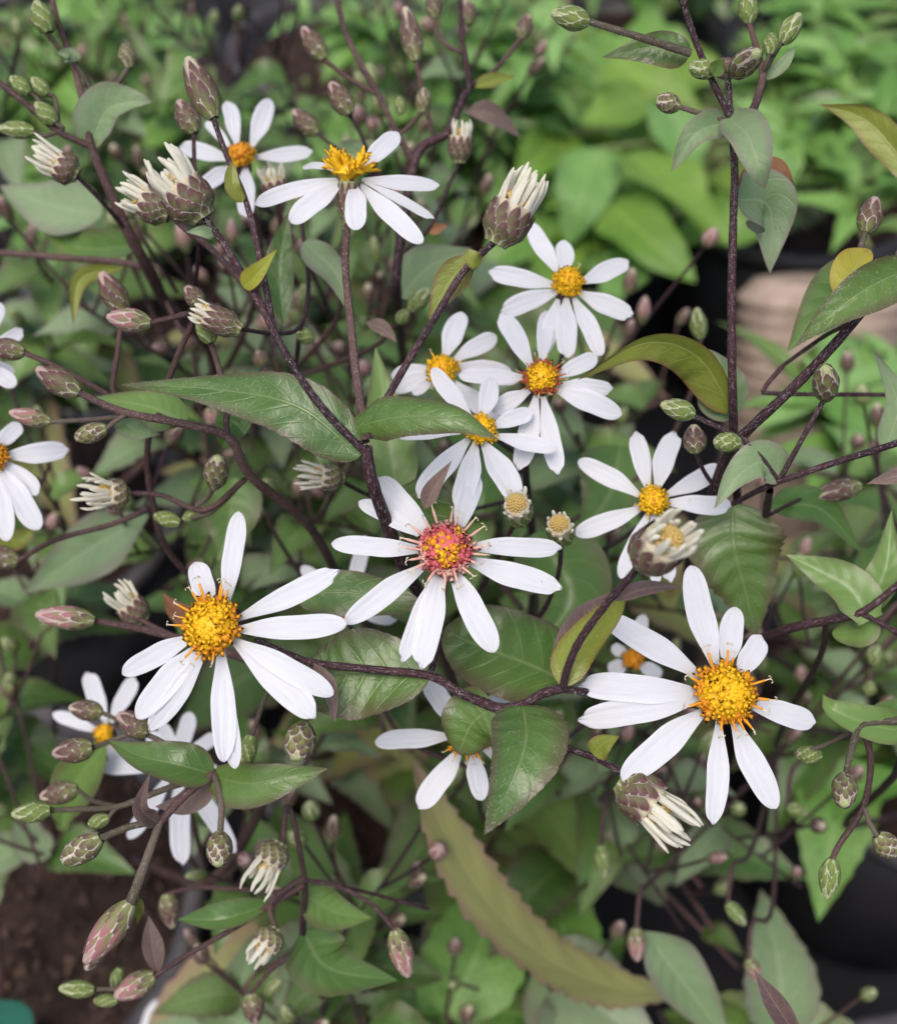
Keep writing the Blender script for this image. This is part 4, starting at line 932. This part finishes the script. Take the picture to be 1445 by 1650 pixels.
stem(E, [(1226, 125, 171), (1242, 95, 171), (1260, 66, 171)], .42, .36, 'stalk'); bud(E, 1258, 70, 1288, 22, 36, 'G', 171); stem(E, [(1226, 120, 171), (1234, 102, 170), (1240, 84, 170)], .36, .34, 'stalk'); bud(E, 1239, 88, 1243, 54, 29, 'g', 170)
leaf(E, [(1175, 190, 166), (1205, 220, 160), (1220, 265, 158), (1232, 306, 160)], 36, 34, 'grey', 'clasp', fold=.35)
leaf(E, [(1172, 196, 168), (1120, 215, 166), (1080, 278, 168)], 26, 24, 'grey', 'clasp', fold=.4)
leaf(E, [(1112, 84, 168), (1050, 75, 168), (970, 92, 169)], 34, 24, 'leaf', 'ovate', fold=.2)
leaf(E, [(1185, 320, 172), (1240, 335, 176), (1240, 440, 178)], 50, 52, 'grey', 'ovate', fold=.2)
leaf(E, [(1190, 310, 176), (1245, 280, 180), (1280, 300, 183)], 28, 30, 'dry', 'ovate')
leaf(E, [(1225, 130, 173), (1258, 105, 172), (1283, 72, 172)], 10, 12, 'grey', 'lance')
leaf(E, [(1150, 122, 165), (1160, 105, 164), (1168, 95, 163)], 14, 12, 'leaf', 'ovate', nu=10)
leaf(E, [(1180, 662, 178), (1125, 575, 173), (1040, 552, 166), (930, 612, 160)], 44, 20, 'olive', 'ovate', fold=.3, roll=(10, 50), nu=44, wav=.04)
leaf(E, [(1182, 672, 180), (1140, 600, 178), (1075, 560, 178)], 48, 44, 'grey', 'ovate', fold=.2, roll=-20)

F = sroot('right', 'aster shoot with a thick slanting purple stem and curled hairy leaf', -.05, -.01)
fb = WT[F.name]
stem(F, [fb, P(1120, 980, 260), P(1140, 830, 195), P(1170, 735, 174), P(1200, 698, 169), P(1290, 612, 164), P(1380, 512, 160), P(1455, 400, 157), P(1500, 320, 155)], 1.1, .78, 'stem', 'stem', 8)
leaf(F, [(1470, 428, 158), (1400, 462, 156), (1340, 505, 156), (1282, 556, 158)], 42, 34, 'leaf', 'ovate', fold=.4, roll=(20, -10), nu=40, hairs=200)
leaf(F, [(1400, 470, 175), (1340, 480, 180), (1268, 566, 184)], 52, 52, 'leafm', 'ovate', fold=.2)
leaf(F, [(1380, 500, 160), (1372, 440, 163), (1400, 402, 166)], 34, 26, 'yellow', 'round', fold=.2)
stem(F, [(1396, 500, 160), (1376, 440, 168), (1384, 405, 173), (1394, 370, 175)], .5, .42, 'stalk'); bud(F, 1393, 374, 1410, 318, 44, 'p', 175)
stem(F, [(1262, 588, 186), (1232, 625, 186), (1250, 634, 186), (1450, 636, 186)], .5, .45)
stem(F, [(1262, 588, 186), (1330, 540, 182), (1372, 520, 162)], .4, .5)
leaf(F, [(1500, 330, 184), (1440, 240, 186), (1390, 190, 187), (1320, 168, 188)], 30, 26, 'olive', 'lance', fold=.3, roll=20)
leaf(F, [(1425, 725, 172), (1445, 650, 171), (1405, 562, 171)], 22, 24, 'grey', 'ovate', fold=.4)

K = sroot('right', 'aster shoot with forked stalks of three netted buds beside the slanting stem', -.02, .0)
kb = WT[K.name]
stem(K, [kb, P(1200, 1020, 280), P(1225, 880, 205), P(1240, 790, 170)], 1.3, .7, 'stem', 'stem')
stem(K, [(1180, 812, 176), (1240, 782, 168), (1330, 750, 165), (1450, 712, 162), (1500, 690, 161)], .5, .68, 'stem', hair=6)
stem(K, [(1252, 774, 167.5), (1215, 725, 166), (1170, 695, 166), (1112, 668, 166)], .55, .48, 'stem', hair=14); bud(K, 1118, 668, 1064, 651, 38, 'G', 166, None, True)
stem(K, [(1256, 772, 167.5), (1300, 692, 165.5), (1330, 638, 165)], .5, .45, 'stem', hair=12); bud(K, 1330, 642, 1329, 591, 46, 'n', 165, 159, True, 'round purplish netted bud on a short upright stalk')
stem(K, [(1204, 712, 166), (1196, 708, 166), (1188, 712, 166)], .4, .35, 'stalk'); bud(K, 1192, 713, 1149, 712, 36, 'g', 166)
bud(K, 1120, 730, 1117, 684, 42, 'c', 172); stem(K, [(1120, 728, 172), (1140, 770, 180), (1190, 830, 190), (1222, 870, 202)], .4, .5)
leaf(K, [(1262, 768, 168), (1225, 745, 166), (1185, 770, 165), (1150, 820, 165)], 30, 34, 'grey', 'ovate', fold=.3)
leaf(K, [(1180, 812, 186), (1182, 880, 186), (1200, 950, 188), (1218, 1030, 190)], 76, 70, 'leaf', 'ovate', fold=.12, teeth=.12, nt=11, nu=50, hairs=150)
leaf(K, [(1240, 815, 192), (1320, 820, 195), (1388, 890, 198)], 30, 28, 'leafm', 'ovate')
leaf(K, [(1500, 745, 164), (1450, 765, 165), (1395, 780, 166)], 14, 14, 'purple', 'lance')
bud(K, 1385, 782, 1310, 800, 40, 'c', 195); stem(K, [(1385, 782, 195), (1300, 800, 195), (1238, 830, 185)], .4, .4)

H_ = sroot('right', 'aster shoot with paired pointed leaves above a hanging round bud', .03, -.02)
hb = WT[H_.name]
stem(H_, [hb, P(1200, 1150, 280), P(1180, 1060, 215), P(1255, 1018, 184), P(1330, 1000, 176), P(1390, 985, 172), P(1460, 930, 170)], 1.3, .6, 'stem', 'stem')
stem(H_, [(1386, 988, 172), (1420, 1005, 172), (1470, 1035, 172)], .5, .5)
stem(H_, [(1330, 1000, 176), (1320, 1060, 190), (1270, 1150, 230), (1250, 1200, 270)], .5, .9)
leaf(H_, [(1400, 1000, 172), (1370, 950, 173), (1320, 920, 175), (1266, 894, 177)], 34, 38, 'leafm', 'clasp', fold=.25)
leaf(H_, [(1388, 985, 174), (1425, 920, 176), (1436, 822, 178)], 30, 26, 'leafm', 'ovate', fold=.3)
leaf(H_, [(1390, 992, 173), (1385, 1015, 175), (1340, 1020, 178)], 28, 20, 'leafm', 'round')
stem(H_, [(1470, 1160, 169), (1390, 1168, 168), (1372, 1205, 166), (1361, 1252, 166)], .6, .42, 'stalk', hair=8); bud(H_, 1361, 1250, 1359, 1298, 45, 'n', 166, 160, True, 'round pinkish netted bud hanging over the dark gap')
stem(H_, [(1388, 1170, 169), (1402, 1225, 172), (1390, 1300, 174), (1352, 1360, 175), (1338, 1388, 175)], .5, .42, 'stemb'); bud(H_, 1340, 1384, 1331, 1448, 38, 'G', 175)
stem(H_, [(1392, 1300, 174), (1400, 1325, 173), (1415, 1350, 172)], .4, .36, 'stalk'); bud(H_, 1412, 1346, 1444, 1378, 44, 'n', 172, None, True)
stem(H_, [(1390, 1168, 169), (1330, 1200, 176), (1280, 1215, 178)], .36, .34, 'stalk'); bud(H_, 1322, 1218, 1282, 1214, 34, 'g', 178)
leaf(H_, [(1470, 1180, 170), (1410, 1170, 168), (1345, 1145, 168), (1325, 1120, 170)], 26, 30, 'leafm', 'ovate', fold=.3)
leaf(H_, [(1400, 1170, 171), (1450, 1150, 170), (1500, 1150, 170)], 26, 26, 'leafm', 'ovate')
stem(H_, [(1470, 1160, 169), (1440, 1250, 210), (1380, 1330, 300), hb], .8, 1.2)
leaf(H_, [(1290, 1680, 168), (1250, 1620, 166), (1214, 1562, 166)], 20, 18, 'purple', 'lance', fold=.5)
stem(H_, [(1290, 1680, 168), (1330, 1760, 200), (1400, 1800, 260), hb], .6, 1.0)
leaf(H_, [(1038, 1500, 238), (1090, 1570, 240), (1180, 1690, 245)], 48, 44, 'grey', 'lance')
for (x0, y0, x1, y1, w, s) in ((1025, 1495, 1026, 1548, 34, 'k'), (968, 1362, 974, 1414, 32, 'G'), (1172, 1455, 1200, 1490, 28, 'G'), (1205, 1545, 1222, 1580, 28, 'k'), (1268, 1300, 1300, 1310, 28, 'G'), (1405, 1070, 1412, 1040, 32, 'g'), (1398, 1120, 1402, 1098, 26, 'g')):
    bud(H_, x0, y0, x1, y1, w, s, 232); stem(H_, [(x0, y0, 232), (x0 + 8, y0 - 60, 236), (x0 + 40, y0 - 90, 250), (1250, 1220, 300)], .45, .5, 'stemb')

I_ = sroot('b1', 'aster shoot with dusky purple buds on thin forked stems behind the side view flower', .0, .0)
ib = WT[I_.name]
stem(I_, [ib, P(650, 600, 290), P(640, 490, 215), P(642, 410, 205), P(672, 250, 204), P(720, 215, 204), P(747, 155, 203), P(756, 138, 203), P(745, 60, 202), P(740, -20, 200)], 1.4, .5, 'stem', 'stem')
stem(I_, [(642, 412, 205), (690, 370, 203), (722, 300, 202), (740, 262, 201)], .5, .42, 'stem'); opening(I_, 740, 262, 743, 192, 42, 201, 199, .62, 10, .08, False)
stem(I_, [(668, 262, 204), (640, 215, 205), (608, 150, 206), (580, 100, 206), (556, 50, 206), (540, -10, 206)], .55, .5, 'stemb')
stem(I_, [(600, 275, 200), (585, 225, 197), (562, 182, 196)], .45, .4, 'stem'); bud(I_, 564, 184, 533, 133, 42, 'p', 195)
stem(I_, [(602, 280, 203), (550, 245, 206), (508, 213, 207)], .42, .4, 'stem'); bud(I_, 512, 216, 472, 178, 38, 'p', 207); stem(I_, [(600, 270, 201), (630, 310, 203), (642, 400, 205)], .45, .45, 'stem')
bud(I_, 522, 96, 488, 44, 38, 'p', 206); stem(I_, [(520, 94, 206), (560, 125, 207), (605, 150, 206)], .4, .4, 'stemb')
bud(I_, 670, 98, 653, 12, 40, 'c', 203); stem(I_, [(670, 96, 203), (678, 140, 204), (690, 190, 204), (700, 228, 204)], .4, .4, 'stemb')
bud(I_, 680, 182, 684, 142, 28, 'n', 204); bud(I_, 646, 184, 644, 156, 22, 'g', 206); stem(I_, [(680, 180, 204), (662, 200, 205), (645, 216, 205)], .36, .4, 'stemb')
bud(I_, 838, 62, 852, 24, 30, 'p', 216); stem(I_, [(840, 60, 216), (800, 110, 210), (756, 140, 203)], .4, .4, 'stemb')
bud(I_, 700, 30, 697, -15, 30, 'p', 206); stem(I_, [(700, 28, 206), (708, 60, 205), (728, 78, 204), (746, 85, 203)], .38, .4, 'stemb')
bud(I_, 755, 40, 752, 0, 34, 'c', 225)
leaf(I_, [(760, 140, 204), (790, 130, 205), (830, 122, 206)], 12, 12, 'olive', 'lance', nu=12); leaf(I_, [(690, 372, 203), (706, 368, 203), (722, 362, 203)], 9, 9, 'dry', 'ovate', nu=10)
leaf(I_, [(650, 235, 215), (560, 250, 212), (520, 240, 212)], 22, 22, 'grey', 'lance')
leaf(I_, [(750, 180, 222), (790, 182, 222), (840, 222, 224)], 16, 18, 'purple', 'lance')
leaf(I_, [(645, 480, 214), (690, 430, 218), (760, 400, 222)], 40, 40, 'grey', 'ovate')

U_ = sroot('b0', 'aster shoot at the dim soil edge with pale green buds and a soft white flower', .02, .0)
ub = WT[U_.name]
stem(U_, [ub, P(330, 640, 280), P(262, 480, 215), P(205, 370, 197), P(165, 280, 193), P(146, 232, 192)], 1.4, .6, 'stemb', 'stem')
stem(U_, [(147, 236, 192), (95, 212, 191), (40, 165, 190), (-20, 118, 190)], .55, .5, 'stemb')
stem(U_, [(146, 232, 192), (134, 165, 193), (118, 100, 194), (95, 40, 193), (80, -20, 192)], .55, .5, 'stemb')
stem(U_, [(160, 165, 195), (120, 100, 193), (98, 80, 192), (74, 50, 190)], .45, .38, 'stalk'); bud(U_, 80, 52, 58, 2, 42, 'G', 190)
stem(U_, [(150, 170, 196), (185, 140, 199), (208, 108, 201)], .4, .36, 'stalk'); bud(U_, 209, 110, 202, 72, 32, 'n', 201)
for (x0, y0, x1, y1, w) in ((48, 150, 18, 124, 30), (78, 152, 52, 126, 28), (90, 198, 58, 166, 34), (56, 212, -2, 206, 32)):
    bud(U_, x0, y0, x1, y1, w, 'G', 190); stem(U_, [(x0, y0, 190), (x0 + 12, y0 + 8, 190.5), (95, 212, 191)], .36, .38, 'stalk')
stem(U_, [(205, 372, 197), (165, 325, 190), (122, 282, 186)], .5, .42, 'stem'); opening(U_, 126, 282, 46, 240, 54, 186, 184, .42, 11, .15, False)
bud(U_, 315, 214, 288, 162, 44, 'p', 184); stem(U_, [(312, 212, 184), (315, 300, 186), (320, 420, 195), (300, 540, 225)], .42, .45, 'stem')
flower(U_, 390, 252, 200, 23, (.05, .45, 1), [(367, 162, 380, 233, 27), (435, 159, 413, 233, 32), (505, 244, 419, 255, 25), (398, 352, 399, 277, 30), (323, 302, 370, 277, 27), (289, 235, 367, 261, 28), (332, 196, 367, 236, 18, 1)], ('orange', 'orange', 'gold'), 26, 0, 1, (40, 26), 'soft white flower with pale orange disc behind the purple bud', hdome=.9)
stem(U_, [(392, 290, 209), (420, 400, 222), (400, 520, 240), (340, 640, 275)], .5, .7, 'stemb')
opening(U_, 447, 318, 432, 262, 48, 204, 202, .5, 8, .25, False); stem(U_, [(447, 316, 204), (450, 380, 212), (425, 460, 230)], .42, .5, 'stemb')
stem(U_, [(385, 530, 171), (440, 537, 178), (482, 528, 184), (497, 470, 190), (492, 400, 198), (480, 330, 205)], .4, .5, 'stem'); opening(U_, 388, 532, 306, 496, 46, 171, 170, .7, 8, .1, True)
stem(U_, [(484, 528, 185), (470, 600, 200), (420, 640, 230), (350, 660, 270)], .5, .7, 'stem'); bud(U_, 505, 548, 475, 532, 30, 'G', 186)
leaf(U_, [(145, 236, 193), (170, 180, 191), (205, 165, 190), (246, 164, 190)], 42, 24, 'grey', 'clasp', fold=.3)
leaf(U_, [(118, 100, 192), (112, 88, 191), (92, 85, 190)], 14, 14, 'grey', 'ovate', nu=10)
leaf(U_, [(458, 528, 184), (450, 430, 184), (465, 340, 186)], 24, 24, 'leaf', 'lance', fold=.3)
leaf(U_, [(490, 390, 192), (540, 440, 190), (560, 500, 190)], 22, 26, 'grey', 'ovate'); leaf(U_, [(590, 520, 186), (615, 530, 185), (640, 552, 184)], 14, 10, 'purple', 'lance')
leaf(U_, [(165, 345, 230), (80, 330, 235), (0, 300, 240)], 50, 44, 'grey', 'ovate'); leaf(U_, [(225, 395, 215), (130, 400, 230), (60, 360, 235)], 30, 30, 'leafm', 'ovate')
bud(U_, 660, 500, 692, 466, 34, 'G', 205); bud(U_, 640, 520, 660, 500, 26, 'G', 206); stem(U_, [(640, 520, 206), (600, 560, 215), (500, 600, 240), (350, 650, 272)], .4, .6, 'stemb')
bud(U_, 550, 460, 530, 428, 30, 'p', 210); stem(U_, [(550, 460, 210), (540, 520, 220), (480, 590, 240)], .4, .5, 'stemb')
stem(U_, [(-30, 405, 225), (100, 415, 220), (230, 430, 215), (262, 480, 215)], .6, .6, 'stemb')

W_ = sroot('left', 'aster shoot with bold white petals reaching in over the dim left side', -.02, .04)
wb = WT[W_.name]
stem(W_, [wb, P(-80, 1100, 270), P(-40, 900, 225), P(-25, 800, 205), P(-15, 760, 198)], 1.3, .6, 'stem', 'stem')
stem(W_, [(-25, 800, 205), (-60, 680, 205), (-45, 600, 202)], .6, .5, 'stem')
flower(W_, -12, 735, 186, 27, (.1, .35, 1), [(113, 725, 12, 735, 34), (62, 798, 8, 748, 36), (64, 853, 2, 758, 38, 1), (12, 872, -8, 760, 34), (33, 682, 0, 715, 28), (-60, 640, -20, 712, 30), (-100, 760, -35, 745, 30)], ('rust', 'orange', 'orange'), 30, 4, 1, (40, 30), 'white flower with rusty disc cut by the picture side')
flower(W_, -35, 580, 192, 26, (.1, .35, 1), [(38, 530, -10, 565, 24), (2, 488, -25, 555, 28), (26, 622, -15, 592, 28), (24, 600, -12, 585, 20, 2), (-20, 670, -35, 605, 28)], ('orange', 'gold', 'orange'), 26, 0, 1, (40, 30), 'white flower mostly outside the left side above the rusty one')
bud(W_, 40, 568, -18, 556, 40, 'p', 182); stem(W_, [(38, 568, 182), (90, 590, 183), (175, 636, 186)], .42, .42, 'stemb')
bud(W_, 30, 905, -25, 890, 42, 'p', 200); stem(W_, [(28, 905, 200), (90, 870, 198), (180, 845, 196), (240, 820, 194)], .42, .5, 'stemb')
leaf(W_, [(-30, 830, 210), (20, 870, 212), (60, 850, 214)], 24, 24, 'olive', 'ovate')

Q = sroot('main', 'aster shoot whose white flower hangs behind the two clasping leaves', .045, -.03)
qb = WT[Q.name]
stem(Q, [qb, P(800, 1330, 280), P(770, 1250, 210), P(755, 1215, 192)], 1.0, .5, 'stem', 'stem')
flower(Q, 752, 1188, 181, 30, (0, .3, 1), [(604, 1196, 720, 1186, 33), (673, 1303, 740, 1212, 38), (776, 1290, 765, 1215, 32), (874, 1270, 780, 1205, 28), (900, 1182, 785, 1188, 28), (686, 1092, 740, 1165, 36), (820, 1110, 765, 1165, 30)], ('gold', 'gold', 'orange'), 30, 6, 1, (40, 30), 'white flower hidden behind a round leaf with only petals showing', longdir=(215, 270, 300, 330, 240, 285), extra=1.3)
stem(Q, [(765, 1240, 205), (640, 1180, 215), (570, 1020, 212), (552, 990, 206)], .6, .5, 'stem')
flower(Q, 552, 975, 200, 24, (0, .3, 1), [(590, 862, 565, 955, 26), (486, 912, 540, 962, 24), (545, 940, 553, 960, 20), (640, 1000, 575, 985, 24)], ('orange', 'rust', 'orange'), 20, 0, 1, (40, 28), 'faint white flower behind the gap between the two big ones')
stem(Q, [(775, 1260, 212), (900, 1200, 215), (1000, 1110, 214), (1016, 1085, 210)], .6, .5, 'stem')
flower(Q, 1018, 1062, 204, 16, (0, .3, 1), [(980, 1082, 1008, 1070, 26), (1066, 1088, 1030, 1072, 24), (1038, 990, 1022, 1050, 24), (985, 1040, 1008, 1056, 20)], ('orange', 'orange', 'orange'), 14, 0, 1, (36, 26), 'small half open white flower behind the petals of a large one')
